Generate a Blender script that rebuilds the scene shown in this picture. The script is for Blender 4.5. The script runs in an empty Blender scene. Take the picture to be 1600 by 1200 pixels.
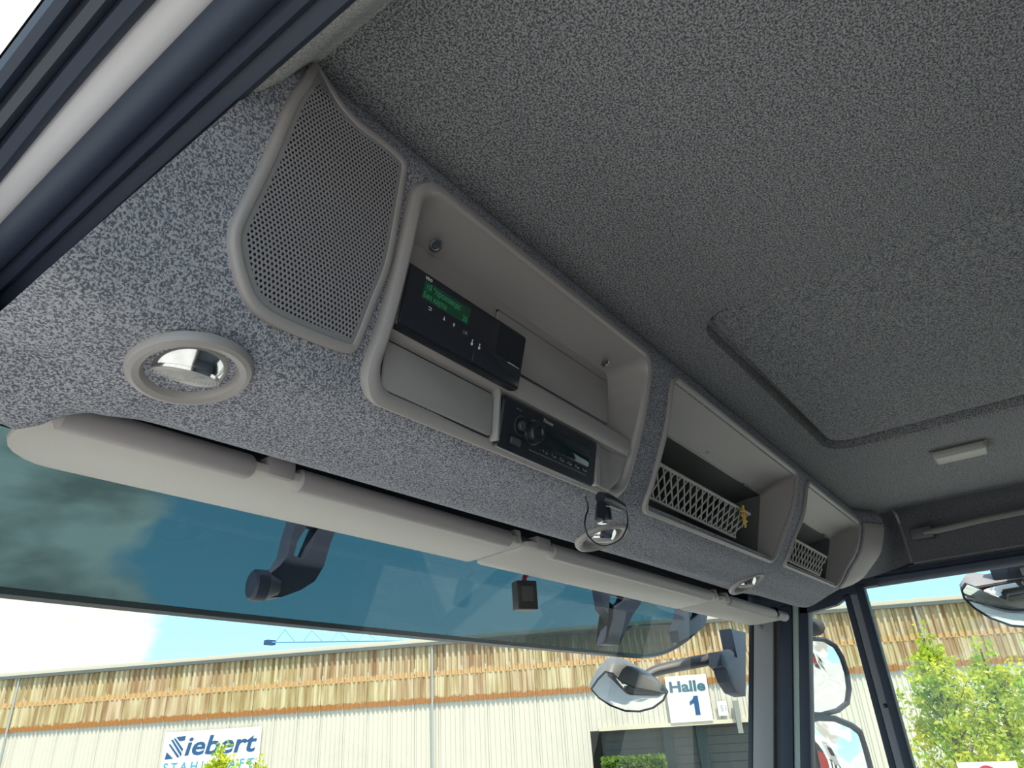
import bpy, bmesh, math, random
from mathutils import Vector as V, Matrix
random.seed(7)
sc = bpy.context.scene
UP = 2.2        # height of the camera over the yard; everything is modelled around the eye and lifted at the end

# ------------------------------------------------------------------ camera, world, sun, exposure
F = 1086.0
def _n(v): return v.normalized()
CX = _n(V((896, 495, F))); CZ = V((-135, -2140, F)); CZ = _n(CZ - CX * CZ.dot(CX)); CY = CZ.cross(CX)
cam_d = bpy.data.cameras.new('camera'); cam = bpy.data.objects.new('camera', cam_d); sc.collection.objects.link(cam)
cam_d.sensor_width = 36; cam_d.lens = 36 * F / 1600; cam_d.clip_start = .02; cam_d.clip_end = 2000
cam.matrix_world = Matrix(((CX.x, -CX.y, -CX.z, 0), (CY.x, -CY.y, -CY.z, 0), (CZ.x, -CZ.y, -CZ.z, 0), (0, 0, 0, 1)))
sc.camera = cam
def ray(px, py):
    d = V((px - 800, py - 600, F)); return V((CX.dot(d), CY.dot(d), CZ.dot(d)))
def at(px, py, ax, val):
    d = ray(px, py); return d * (val / d[ax])

vs = sc.view_settings; vs.view_transform = 'Standard'; vs.look = 'None'; vs.gamma = 1; vs.use_curve_mapping = False
vs.exposure = 0.98

def newmat(name):
    m = bpy.data.materials.new(name); m.use_nodes = True
    nt = m.node_tree; return m, nt, nt.nodes['Principled BSDF']

world = bpy.data.worlds.new('sky'); sc.world = world; world.use_nodes = True
wt = world.node_tree; wt.nodes.clear()
wo = wt.nodes.new('ShaderNodeOutputWorld'); wb = wt.nodes.new('ShaderNodeBackground'); wt.links.new(wb.outputs[0], wo.inputs[0])
tc = wt.nodes.new('ShaderNodeTexCoord'); sep = wt.nodes.new('ShaderNodeSeparateXYZ'); wt.links.new(tc.outputs['Generated'], sep.inputs[0])
gr = wt.nodes.new('ShaderNodeValToRGB'); wt.links.new(sep.outputs['Z'], gr.inputs[0])
e = gr.color_ramp.elements; e[0].position = 0; e[0].color = (.42, .76, .88, 1); e[1].position = .75; e[1].color = (.09, .26, .52, 1)
k = gr.color_ramp.elements.new(.2); k.color = (.28, .62, .82, 1)
mp = wt.nodes.new('ShaderNodeMapping'); mp.inputs['Scale'].default_value = (1, 1, 2.2); mp.inputs['Location'].default_value = (.35, .1, .55)
wt.links.new(tc.outputs['Generated'], mp.inputs[0])
cn = wt.nodes.new('ShaderNodeTexNoise'); cn.inputs['Scale'].default_value = 2.3; cn.inputs['Detail'].default_value = 9; cn.inputs['Roughness'].default_value = .55
wt.links.new(mp.outputs[0], cn.inputs['Vector'])
cr = wt.nodes.new('ShaderNodeValToRGB'); wt.links.new(cn.outputs['Fac'], cr.inputs[0])
cr.color_ramp.elements[0].position = .50; cr.color_ramp.elements[0].color = (0, 0, 0, 1); cr.color_ramp.elements[1].position = .57; cr.color_ramp.elements[1].color = (1, 1, 1, 1)
def blob(az, el, r0, r1, w):          # a cumulus bank in a given part of the sky: raises the cloud noise there
    a, e_ = math.radians(az), math.radians(el); dn = wt.nodes.new('ShaderNodeVectorMath'); dn.operation = 'DOT_PRODUCT'
    nm = wt.nodes.new('ShaderNodeVectorMath'); nm.operation = 'NORMALIZE'; wt.links.new(tc.outputs['Generated'], nm.inputs[0]); wt.links.new(nm.outputs[0], dn.inputs[0])
    dn.inputs[1].default_value = (math.cos(a) * math.cos(e_), math.sin(a) * math.cos(e_), math.sin(e_))
    mr = wt.nodes.new('ShaderNodeMapRange'); mr.inputs['From Min'].default_value = math.cos(math.radians(r1)); mr.inputs['From Max'].default_value = math.cos(math.radians(r0)); mr.inputs['To Max'].default_value = w
    wt.links.new(dn.outputs['Value'], mr.inputs[0]); return mr.outputs[0]
acc = cn.outputs['Fac']
for b_ in (blob(80, 6, 9, 19, .22), blob(85, 50, 12, 30, .2), blob(47, 9, 8, 20, -.2), blob(5, 9, 8, 22, -.2)):
    ad = wt.nodes.new('ShaderNodeMath'); wt.links.new(acc, ad.inputs[0]); wt.links.new(b_, ad.inputs[1]); acc = ad.outputs[0]
wt.links.new(acc, cr.inputs[0])
mx = wt.nodes.new('ShaderNodeMixRGB'); wt.links.new(cr.outputs[0], mx.inputs[0]); wt.links.new(gr.outputs[0], mx.inputs[1]); c2 = wt.nodes.new('ShaderNodeTexNoise'); c2.inputs['Scale'].default_value = 7; c2.inputs['Detail'].default_value = 6; wt.links.new(mp.outputs[0], c2.inputs['Vector'])
sh = wt.nodes.new('ShaderNodeValToRGB'); wt.links.new(c2.outputs['Fac'], sh.inputs[0]); q_ = sh.color_ramp.elements
q_[0].position = .38; q_[0].color = (.44, .43, .39, 1); q_[1].position = .58; q_[1].color = (.98, .95, .86, 1); wt.links.new(sh.outputs[0], mx.inputs[2])
wt.links.new(mx.outputs[0], wb.inputs[0]); wb.inputs[1].default_value = 1.0

sun_d = bpy.data.lights.new('sun', 'SUN'); sun = bpy.data.objects.new('sun', sun_d); sc.collection.objects.link(sun)
sun_d.energy = 3.2; sun_d.angle = math.radians(1.5); sun_d.color = (1, .91, .76)
sun_dir = V((-.38, -.62, 1.25)).normalized()     # towards the sun
sun.rotation_euler = sun_dir.to_track_quat('Z', 'Y').to_euler()

# ------------------------------------------------------------------ materials
def plain(name, col, rough=.5, metal=0, bump=0, bscale=300, spec=None, vary=0, vscale=8):
    m, nt, b = newmat(name)
    b.inputs['Base Color'].default_value = (*col, 1); b.inputs['Roughness'].default_value = rough; b.inputs['Metallic'].default_value = metal
    if spec is not None: b.inputs['Specular IOR Level'].default_value = spec
    if bump or vary:
        t = nt.nodes.new('ShaderNodeTexCoord')
    if bump:
        n = nt.nodes.new('ShaderNodeTexNoise'); n.inputs['Scale'].default_value = bscale; n.inputs['Detail'].default_value = 2
        nt.links.new(t.outputs['Object'], n.inputs['Vector'])
        bp = nt.nodes.new('ShaderNodeBump'); bp.inputs['Strength'].default_value = bump; bp.inputs['Distance'].default_value = .001
        nt.links.new(n.outputs['Fac'], bp.inputs['Height']); nt.links.new(bp.outputs[0], b.inputs['Normal'])
    if vary:
        n = nt.nodes.new('ShaderNodeTexNoise'); n.inputs['Scale'].default_value = vscale; n.inputs['Detail'].default_value = 5
        nt.links.new(t.outputs['Object'], n.inputs['Vector'])
        r = nt.nodes.new('ShaderNodeValToRGB'); nt.links.new(n.outputs['Fac'], r.inputs[0])
        a = r.color_ramp.elements; a[0].position = .3; a[1].position = .7
        a[0].color = (*[c * (1 - vary) for c in col], 1); a[1].color = (*[min(1, c * (1 + vary)) for c in col], 1)
        nt.links.new(r.outputs[0], b.inputs['Base Color'])
    return m

def fabric(name, dark, light, scale=330):
    m, nt, b = newmat(name); b.inputs['Roughness'].default_value = .95; b.inputs['Specular IOR Level'].default_value = .15
    t = nt.nodes.new('ShaderNodeTexCoord')
    mp = nt.nodes.new('ShaderNodeMapping'); mp.inputs['Scale'].default_value = (1, 1, 1); nt.links.new(t.outputs['Object'], mp.inputs[0])
    n = nt.nodes.new('ShaderNodeTexNoise'); n.inputs['Scale'].default_value = scale; n.inputs['Detail'].default_value = 2.5; n.inputs['Roughness'].default_value = .6
    n.inputs['Distortion'].default_value = .6
    nt.links.new(mp.outputs[0], n.inputs['Vector'])
    r = nt.nodes.new('ShaderNodeValToRGB'); a = r.color_ramp.elements; a[0].position = .44; a[0].color = (*dark, 1); a[1].position = .56; a[1].color = (*light, 1)
    nt.links.new(n.outputs['Fac'], r.inputs[0])
    nt.links.new(r.outputs[0], b.inputs['Base Color'])
    bp = nt.nodes.new('ShaderNodeBump'); bp.inputs['Strength'].default_value = .35; bp.inputs['Distance'].default_value = .0006
    nt.links.new(n.outputs['Fac'], bp.inputs['Height']); nt.links.new(bp.outputs[0], b.inputs['Normal'])
    return m

def glassy(name, tint, gloss=.06, rough=.0, extra=None):
    m = bpy.data.materials.new(name); m.use_nodes = True; nt = m.node_tree; nt.nodes.clear()
    o = nt.nodes.new('ShaderNodeOutputMaterial'); tr = nt.nodes.new('ShaderNodeBsdfTransparent'); tr.inputs[0].default_value = (*tint, 1)
    gl = nt.nodes.new('ShaderNodeBsdfGlossy'); gl.inputs['Roughness'].default_value = rough
    fr = nt.nodes.new('ShaderNodeLayerWeight'); fr.inputs[0].default_value = .5      # Schlick, the same from both sides
    pw = nt.nodes.new('ShaderNodeMath'); pw.operation = 'POWER'; pw.inputs[1].default_value = 5; nt.links.new(fr.outputs['Facing'], pw.inputs[0])
    mul = nt.nodes.new('ShaderNodeMath'); mul.operation = 'MULTIPLY_ADD'; mul.inputs[1].default_value = .55; mul.inputs[2].default_value = gloss
    nt.links.new(pw.outputs[0], mul.inputs[0]); mul.use_clamp = True
    mi = nt.nodes.new('ShaderNodeMixShader'); nt.links.new(mul.outputs[0], mi.inputs[0]); nt.links.new(tr.outputs[0], mi.inputs[1]); nt.links.new(gl.outputs[0], mi.inputs[2])
    last = mi
    if extra:                                   # a little milky body colour, as in smoked acrylic
        df = nt.nodes.new('ShaderNodeBsdfDiffuse'); df.inputs[0].default_value = (*extra[0], 1)
        m2 = nt.nodes.new('ShaderNodeMixShader'); m2.inputs[0].default_value = extra[1]
        nt.links.new(mi.outputs[0], m2.inputs[1]); nt.links.new(df.outputs[0], m2.inputs[2]); last = m2
    nt.links.new(last.outputs[0], o.inputs[0]); return m

M = dict(
    felt=fabric('speckled_felt', (.115, .126, .160), (.43, .432, .47), 520),
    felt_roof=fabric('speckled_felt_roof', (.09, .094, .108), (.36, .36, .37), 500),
    felt_daylit=fabric('daylit_felt', (.38, .38, .38), (.62, .60, .57), 420),  # paler felt for the roof-edge cove: daylight put into the colour
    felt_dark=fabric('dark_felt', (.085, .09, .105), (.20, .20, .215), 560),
    plastic=plain('grey_plastic', (.33, .305, .30), .42, bump=.12, bscale=900),
    plastic_lt=plain('light_grey_plastic', (.42, .42, .385), .45, bump=.10, bscale=900),
    plastic_dk=plain('charcoal_plastic', (.06, .06, .065), .5, bump=.1, bscale=900),
    visor=plain('visor_skin', (.50, .48, .45), .55, bump=.25, bscale=1200),
    visor_roll=plain('visor_roll_skin', (.36, .33, .335), .5, bump=.2, bscale=1200),
    black=plain('black_plastic', (.012, .014, .022), .35),
    satin=plain('satin_black', (.02, .022, .03), .22),
    rubber=plain('black_rubber', (.026, .037, .066), .55),
    paint=plain('white_body_paint', (.62, .60, .62), .25),
    chrome=plain('chrome', (.75, .75, .76), .12, 1),
    steel=plain('dull_steel', (.35, .35, .36), .35, 1),
    white=plain('white_print', (.75, .77, .8), .5),
    yellow=plain('yellow_cord', (.75, .48, .06), .6),
    red=plain('red_cable', (.42, .02, .03), .4),
    mirror=plain('mirror_glass', (.86, .87, .86), .02, 1),
    frit=plain('black_frit', (.012, .014, .018), .3),
)
M['glass'] = glassy('clear_glass', (.96, .985, .965), .035)
M['smoke'] = glassy('smoked_acrylic', (.085, .15, .17), .045, .02, ((.09, .14, .15), .22))
M['lens'] = glassy('lamp_lens', (.97, .97, .97), .10, .05, ((.8, .78, .74), .4))

# ------------------------------------------------------------------ helpers
COL = sc.collection
W = {}                                                     # modelled position of every object
def reg(o, p): W[o.name] = V(p); return o
def tag(o, label=None, cat=None, group=None, kind=None):
    if label: o['label'] = label
    if cat: o['category'] = cat
    if group: o['group'] = group
    if kind: o['kind'] = kind
    return o
def thing(name, loc, label, cat, group=None):
    o = bpy.data.objects.new(name, None); COL.objects.link(o); o.location = loc; o.empty_display_size = .05
    reg(o, loc); return tag(o, label, cat, group)
def obj(name, bm, mat, parent=None, label=None, cat=None, group=None, kind=None, smooth=35, origin=None):
    if len(bm.verts) == 0: raise ValueError(name)
    if parent is not None: base = W[parent.name]
    elif origin is not None: base = V(origin)
    else:
        xs = [v.co.x for v in bm.verts]; ys = [v.co.y for v in bm.verts]; zs = [v.co.z for v in bm.verts]
        base = V(((min(xs) + max(xs)) / 2, (min(ys) + max(ys)) / 2, min(zs)))
    bmesh.ops.recalc_face_normals(bm, faces=bm.faces)
    bmesh.ops.translate(bm, verts=bm.verts, vec=-base)
    me = bpy.data.meshes.new(name); bm.to_mesh(me); bm.free()
    me.materials.append(M[mat] if isinstance(mat, str) else mat)
    if smooth:
        me.polygons.foreach_set('use_smooth', [True] * len(me.polygons)); me.set_sharp_from_angle(angle=math.radians(smooth))
    o = bpy.data.objects.new(name, me); COL.objects.link(o)
    if parent is not None: o.parent = parent
    else: o.location = base
    reg(o, base); return tag(o, label, cat, group, kind)
def BM(): return bmesh.new()
def box(bm, x0, x1, y0, y1, z0, z1, bev=0, seg=2, mat=None):
    r = bmesh.ops.create_cube(bm, size=1)
    vs_ = r['verts']
    for v in vs_: v.co = V((x0 + (v.co.x + .5) * (x1 - x0), y0 + (v.co.y + .5) * (y1 - y0), z0 + (v.co.z + .5) * (z1 - z0)))
    if bev:
        ed = list({e for v in vs_ for e in v.link_edges}); r2 = bmesh.ops.bevel(bm, geom=ed, offset=bev, segments=seg, profile=.5, affect='EDGES'); vs_ = list({v for f in r2['faces'] for v in f.verts} | {v for v in vs_ if v.is_valid})
    if mat is not None:
        for v in vs_: v.co = mat @ v.co
    return vs_
def frame_axes(d):
    d = d.normalized(); a = V((0, 0, 1)) if abs(d.z) < .9 else V((1, 0, 0)); u = d.cross(a).normalized(); return u, d.cross(u)
def tube(bm, pts, r, seg=10, caps=True, flat=1.0):
    pts = [V(p) for p in pts]; n = len(pts); rs = r if isinstance(r, (list, tuple)) else [r] * n; rings = []
    u = None
    for i, p in enumerate(pts):
        d = (pts[min(i + 1, n - 1)] - pts[max(i - 1, 0)]).normalized()
        if u is None: u, w = frame_axes(d)
        else: u = (u - d * u.dot(d)).normalized(); w = d.cross(u)
        rings.append([bm.verts.new(p + (u * math.cos(2 * math.pi * k / seg) + w * math.sin(2 * math.pi * k / seg) * flat) * rs[i]) for k in range(seg)])
    for a, b in zip(rings, rings[1:]):
        for k in range(seg): bm.faces.new((a[k], a[(k + 1) % seg], b[(k + 1) % seg], b[k]))
    if caps:
        bm.faces.new(rings[0]); bm.faces.new(rings[-1])
def spline(pts, n=8):
    P = [V(p) for p in pts]; P = [P[0] * 2 - P[1]] + P + [P[-1] * 2 - P[-2]]; out = []
    for i in range(1, len(P) - 2):
        for k in range(n):
            t = k / n; a, b, c, d = P[i - 1:i + 3]
            out.append(.5 * ((2 * b) + (c - a) * t + (2 * a - 5 * b + 4 * c - d) * t * t + (3 * b - a - 3 * c + d) * t ** 3))
    out.append(P[-2]); return out
def rings(bm, R, closed=True, cap0=False, cap1=False):
    vv = [[bm.verts.new(p) for p in r] for r in R]
    n = len(R[0])
    for a, b in zip(vv, vv[1:]):
        for k in range(n if closed else n - 1): bm.faces.new((a[k], a[(k + 1) % n], b[(k + 1) % n], b[k]))
    if cap0: bm.faces.new(vv[0])
    if cap1: bm.faces.new(vv[-1])
    return vv
def prism(bm, pts, vec, bev=0):
    pts = [V(p) for p in pts]; vec = V(vec)
    a = [bm.verts.new(p) for p in pts]; b = [bm.verts.new(p + vec) for p in pts]; n = len(pts)
    fs = [bm.faces.new(a), bm.faces.new(b[::-1])]
    for k in range(n): fs.append(bm.faces.new((a[k], b[k], b[(k + 1) % n], a[(k + 1) % n])))
    if bev:
        ed = list(set(fs[0].edges) | set(fs[1].edges)); bmesh.ops.bevel(bm, geom=ed, offset=bev, segments=2, profile=.5, affect='EDGES')
def extrude_y(bm, prof, y0, y1, n=1, bend=None, closed=False):
    R = []
    for i in range(n + 1):
        y = y0 + (y1 - y0) * i / n; dx, dz = bend(y) if bend else (0, 0)
        R.append([V((x + dx, y, z + dz)) for x, z in prof])
    rings(bm, R, closed, closed, closed)
def lathe(bm, c, axis, prof, seg=32, u=None, sx=1, sy=1, cap=True):
    axis = V(axis).normalized(); c = V(c)
    if u is None: u, w = frame_axes(axis)
    else: u = (V(u) - axis * V(u).dot(axis)).normalized(); w = axis.cross(u)
    R = [[c + axis * h + (u * math.cos(2 * math.pi * k / seg) * sx + w * math.sin(2 * math.pi * k / seg) * sy) * r for k in range(seg)] for r, h in prof]
    rings(bm, R, True, cap, cap)
def rrect(x0, x1, v0, v1, r, nc=5, ne=8):
    """rounded rectangle; same number of points whatever the radius"""
    r = max(r, 1e-4); P = []
    for cx, cy, a0 in ((x1 - r, v1 - r, 0), (x0 + r, v1 - r, 90), (x0 + r, v0 + r, 180), (x1 - r, v0 + r, 270)):
        arc = [(cx + r * math.cos(math.radians(a0 + 90 * k / nc)), cy + r * math.sin(math.radians(a0 + 90 * k / nc))) for k in range(nc + 1)]
        if P:
            a, b = P[-1], arc[0]; P += [(a[0] + (b[0] - a[0]) * k / ne, a[1] + (b[1] - a[1]) * k / ne) for k in range(1, ne)]
        P += arc
    a, b = P[-1], P[0]; P += [(a[0] + (b[0] - a[0]) * k / ne, a[1] + (b[1] - a[1]) * k / ne) for k in range(1, ne)]
    return P
def text_mesh(bm, s, f, x, v, size, ex=.0004, shear=0, bold=0, width=1.0, align='LEFT', spacing=1.0):
    """lettering laid on a surface: f(x, v, n) gives the point; v runs downwards"""
    cu = bpy.data.curves.new('lettering', 'FONT'); cu.body = s; cu.size = 1; cu.extrude = .5; cu.align_x = align; cu.shear = shear; cu.offset = bold; cu.resolution_u = 3; cu.space_character = spacing
    o = bpy.data.objects.new('lettering', cu); COL.objects.link(o); dg = bpy.context.evaluated_depsgraph_get(); dg.update()
    me = bpy.data.meshes.new_from_object(o.evaluated_get(dg)); bpy.data.objects.remove(o)
    vv = [bm.verts.new(f(x + p.co.x * size * width, v - p.co.y * size, ex if p.co.z > 0 else -.0002)) for p in me.vertices]
    for p in me.polygons:
        try: bm.faces.new([vv[i] for i in p.vertices])
        except ValueError: pass
    bpy.data.meshes.remove(me); bpy.data.curves.remove(cu)
def plate(bm, f, x0, x1, v0, v1, r, th, lip=.0015, back=0.0):
    R = []
    for ins, n in ((0, -back), (0, th - lip), (lip * .4, th - lip * .3), (lip, th)):
        R.append([f(x, v, n) for x, v in rrect(x0 + ins, x1 - ins, v0 + ins, v1 - ins, max(r - ins, .0005), 4, 3)])
    rings(bm, R, True, True, True)

# ------------------------------------------------------------------ the overhead console's surface
PL = [(.402, .57), (.380, .549), (.370, .53), (.367, .505), (.374, .482), (.390, .42), (.407, .362), (.424, .321), (.443, .288), (.463, .277), (.49, .2715), (.52, .267), (.555, .2615), (.58, .266), (.61, .282), (.66, .32), (.76, .36)]
PR = [(.402, .57), (.380, .549), (.370, .53), (.367, .508), (.374, .477), (.397, .425), (.437, .377), (.455, .352), (.475, .332), (.495, .317), (.515, .308), (.535, .30), (.56, .289), (.585, .292), (.61, .302), (.66, .33), (.76, .362)]
def sm(t): t = max(0, min(1, t)); return t * t * (3 - 2 * t)
def cat(P, s):
    s = max(0, min(len(P) - 1.0001, s)); i = int(s); t = s - i
    g = lambda k: P[max(0, min(len(P) - 1, k))]
    a, b, c, d = g(i - 1), g(i), g(i + 1), g(i + 2)
    return tuple(.5 * (2 * b[j] + (c[j] - a[j]) * t + (2 * a[j] - 5 * b[j] + 4 * c[j] - d[j]) * t * t + (3 * b[j] - a[j] - 3 * c[j] + d[j]) * t ** 3) for j in (0, 1))
def S(x, s, n=0):
    def raw(x, s):
        t = max(-.1, min(1.05, (x - .35) / 1.8)); a, b = cat(PL, s), cat(PR, s)
        y = a[0] + (b[0] - a[0]) * t; z = a[1] + (b[1] - a[1]) * t
        if x > 2.22:
            u = min(1.1, (x - 2.22) / .2); y -= .125 * u ** 1.4 * (1 if s < 8 else max(0.4, 1 - (s - 8) * .1)); z += (.085 * u ** 1.3) * max(0, min(1, (s - 5) / 4))
        if x < .20:
            u = min(1.2, (.20 - x) / .12); y -= .03 * u * u * max(0, 1 - abs(s - 6) / 6); z += .018 * u * u * max(0, min(1, (s - 7) / 3))
        if x < .30 and s > 11.5: z -= (1 - sm((x - .175) / .046)) * cat([(0, 0), (.008, 0), (.026, 0), (.050, 0), (.070, 0), (.08, 0)], s - 11)[0]
        # the crease and swell running into the left pillar
        z -= .007 * math.exp(-((x - .215 + (y - .62) * .1) / .028) ** 2) * sm((y - .46) / .14)
        z += .012 * math.exp(-((x - .165) / .03) ** 2) * sm((y - .50) / .1)
        return V((x, y, z))
    p = raw(x, s)
    if n:
        h = .03; dx = raw(x + .002, s) - raw(x - .002, s); ds = raw(x, s + h) - raw(x, s - h); N = -(dx.cross(ds)).normalized(); p = p + N * n
    return p
def SN(x, s): return (S(x, s, .01) - S(x, s)).normalized()
UT = [0.0]
for i in range(1, 161):
    UT.append(UT[-1] + (S(1.0, i / 10) - S(1.0, (i - 1) / 10)).length)
def s_of(u):
    u = max(0, min(UT[-1], u)); lo = 0
    for i in range(160):
        if UT[i + 1] >= u: lo = i; break
    return (lo + (u - UT[lo]) / (UT[lo + 1] - UT[lo])) / 10
def u_of(s): i = int(min(159, s * 10)); return UT[i] + (UT[i + 1] - UT[i]) * (s * 10 - i)
def SU(x, u, n=0): return S(x, s_of(u), n)
def surf(px, py):
    d = ray(px, py); y = .45
    for _ in range(12):
        x = d.x / d.y * y; q = d.z / d.y; lo, hi = .5, 15.5
        for _ in range(24):
            m = (lo + hi) / 2; p = S(x, m)
            if p.z / p.y > q: lo = m
            else: hi = m
        y = S(x, lo).y
    return x, lo

# openings: x0, x1, s0, s1
OPEN = {'radio': (.372, .884, 3.0, 8.15), 'bin_a': (.958, 1.623, 3.0, 8.2), 'bin_b': (1.693, 2.222, 3.0, 8.05)}
INS = .013

# ------------------------------------------------------------------ setting: ceiling, console shell, walls
ZC = .55
def ceiling():
    # inset roof panel: a shallow recess with rounded corners
    x0, x1, y0, y1 = .905, 1.695, -.75, .297
    bm = BM(); R = []
    outer = rrect(.25, 2.43, -1.25, .386, .004, 5, 12)
    def rr(i, r): return rrect(x0 + i, x1 - i * 2.6, y0 + i, y1 - i, r, 5, 12)
    mid = rrect(x0 - .05, x1 + .05, y0 - .05, y1 + .04, .10, 5, 12)
    R.append([V((x, y, ZC)) for x, y in outer]); R.append([V((x, y, ZC)) for x, y in mid])
    def dep(x, y):            # the groove is deep along the front and right edge, shallow along the left
        return .12 + .88 * max(sm((x - (x1 - .10)) / .06), sm((y - (y1 - .07)) / .05) * (.55 + .45 * sm((x - x0 - .1) / .5)))
    for i, r, dz, pz in ((-.004, .074, 0, 0), (-.001, .070, .003, 0), (0, .067, .018, 0), (.002, .062, .036, 0), (.010, .056, .034, 0), (.014, .050, .012, .003), (.020, .046, .001, .005), (.03, .04, 0, .005)):
        R.append([V((x, y, ZC + dz * dep(x, y) + pz)) for x, y in rr(i, r)])
    rings(bm, R, True, False, True)
    o = obj('ceiling', bm, 'felt_roof', kind='structure', origin=(1.3, 0, ZC)); o['label'] = 'speckled grey felt headliner with an inset rounded panel'
ceiling()

def shell():
    bm = BM()
    xs = set(); x = .06
    while x < 2.43: xs.add(round(x, 4)); x += .02
    ss = set(round(i * .2, 3) for i in range(0, 81))
    holes = []
    for x0, x1, s0, s1 in OPEN.values():
        a, b = round(x0 + INS, 4), round(x1 - INS, 4); c, d = round(s_of(u_of(s0) + INS), 3), round(s_of(u_of(s1) - INS), 3)
        xs = {v for v in xs if abs(v - a) > .006 and abs(v - b) > .006} | {a, b}
        ss |= {c, d}; holes.append((a, b, c, d))
    xs = sorted(v for v in xs if v > .255 and v < 2.33) ; ss = sorted(ss)
    def left(s, t):
        z = S(.2, s).z
        x0_ = .427 * S(.427 * z, s).z; return x0_ + (.255 - x0_) * t
    vv = [[bm.verts.new(S(left(s, t / 12), s)) for s in ss] for t in range(13)] + [[bm.verts.new(S(x, s)) for s in ss] for x in xs]
    xs = [.1] * 13 + xs
    for i in range(len(xs) - 1):
        for j in range(len(ss) - 1):
            cx = (xs[i] + xs[i + 1]) / 2; cs = (ss[j] + ss[j + 1]) / 2
            if any(a < cx < b and c < cs < d for a, b, c, d in holes): continue
            bm.faces.new((vv[i][j], vv[i + 1][j], vv[i + 1][j + 1], vv[i][j + 1]))
    bmesh.ops.delete(bm, geom=[v for v in bm.verts if not v.link_faces], context='VERTS')
    obj('wall_front', bm, 'felt', kind='structure', smooth=80, origin=(1.3, .45, .25))['label'] = 'speckled grey felt overhead console above the windscreen'
    # felt cheek that closes the console towards the door seal
    bm = BM(); R = []
    for k in range(0, 60):
        s_ = 4.2 + k * .2; p = S(left(s_, 0), s_)
        if s_ > 16: break
        R.append([p, p + (V((.205, p.y, .475)) - p) * .5, V((.205, p.y, .475))])
    rings(bm, R, False); obj('trim_10', bm, 'felt', kind='structure', smooth=80, origin=(.16, .6, .3))['label'] = 'felt cheek beside the door seal'
shell()

def left_side():
    # felt cove along the roof edge beside the door opening; its daylight is painted in
    bm = BM()
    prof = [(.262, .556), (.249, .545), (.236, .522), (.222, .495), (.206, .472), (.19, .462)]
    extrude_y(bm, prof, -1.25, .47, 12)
    obj('trim_1', bm, 'felt_daylit', kind='structure', origin=(.22, 0, .46))['label'] = 'felt cove along the roof edge at the open door, daylight painted into its colour'
    # rubber door seal, three rolls
    t = thing('door_seal', (.175, .2, .44), 'wide folded black rubber door seal between the white door frame and the felt headliner', 'seal')
    bm = BM(); b = lambda y: (0, -.012 * sm((y - .35) / .7))
    prof = [(.205, .478), (.2, .466), (.196, .457), (.191, .453), (.184, .455), (.178, .459)]
    extrude_y(bm, prof + [(.187, .475)], -1.2, 1.15, 20, b, True); obj('sealing_lip', bm, 'rubber', t)
    bm = BM(); prof = [(.180, .461), (.178, .454), (.173, .449), (.167, .450), (.162, .456), (.163, .463), (.172, .470)]
    extrude_y(bm, prof, -1.2, 1.15, 20, b, True); obj('middle_roll', bm, 'rubber', t)
    bm = BM(); prof = [(.163, .462), (.162, .452), (.158, .446), (.151, .443), (.144, .444), (.138, .449), (.135, .456), (.1375, .464), (.15, .470)]
    extrude_y(bm, prof, -1.2, 1.15, 20, b, True); obj('outer_roll', bm, 'rubber', t)
    # painted flange of the door aperture
    bm = BM(); prof = [(.165, .475), (.145, .466), (.138, .462), (.131, .460), (.124, .461), (.116, .464), (.108, .470), (.106, .49), (.15, .495)]
    extrude_y(bm, prof, -1.2, 1.15, 20, b, True)
    obj('door_1', bm, 'paint', kind='structure', origin=(.13, 0, .46))['label'] = 'white painted frame of the open left door'
    t = thing('outer_door_seal', (.09, .2, .44), 'black rubber outer door seal above the white frame, beside the bright sky', 'seal')
    bm = BM(); w = lambda y: (.0025 * math.sin(y * 9 + 1), -.012 * sm((y - .35) / .7))
    extrude_y(bm, [(.119, .475), (.114, .460), (.108, .455), (.100, .457), (.097, .466), (.1, .478)], -1.2, 1.15, 40, w, True); obj('inner_roll', bm, 'rubber', t)
    bm = BM(); extrude_y(bm, [(.098, .470), (.096, .460), (.090, .454), (.084, .456), (.081, .466), (.085, .478)], -1.2, 1.15, 24, b, True); obj('middle_roll', bm, plain('rubber_grey', (.045, .055, .075), .5), t)
    bm = BM(); extrude_y(bm, [(.083, .468), (.080, .458), (.075, .453), (.069, .455), (.0665, .464), (.072, .476)], -1.2, 1.15, 24, b, True); obj('outer_roll', bm, 'rubber', t)
    # outer roof skin so that the roof keeps the sky out
    bm = BM(); prof = [(.066, .47), (.062, .50), (.075, .58), (.13, .63), (.3, .66), (1.33, .68), (2.35, .66), (2.5, .62), (2.56, .55), (2.57, .40)]
    extrude_y(bm, prof, -1.3, .60, 2); 
    R = [[V((x, .60, z)) for x, z in prof], [V((x, .82, z if z < .5 else .5 + (z - .5) * .6)) for x, z in prof], [V((x, .90, min(z, .43))) for x, z in prof]]
    rings(bm, R, False)
    obj('trim_2', bm, 'paint', kind='structure', origin=(1.3, 0, .6))['label'] = 'white outer roof skin of the cab'
    # rear wall, left wall behind the door, floor
    bm = BM(); box(bm, .06, 2.56, -1.32, -1.25, -1.2, .68); obj('wall_back', bm, 'felt', kind='structure')
    bm = BM(); box(bm, .06, .16, -1.25, -.30, -1.2, .45); obj('wall_left', bm, 'plastic_dk', kind='structure')
    bm = BM(); box(bm, .1, 2.56, -1.25, 1.0, -1.25, -1.2); obj('floor', bm, plain('grey_floor_mat', (.25, .25, .25), .8), kind='structure')
left_side()

def quadstrip(bm, x, ys, z0, z1, th=.02):
    """a slab in the plane x = const, four corners in (y, z)"""
    pass
def slab(bm, pts, x, th):
    prism(bm, [(x, y, z) for y, z in pts], (th, 0, 0))

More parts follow.
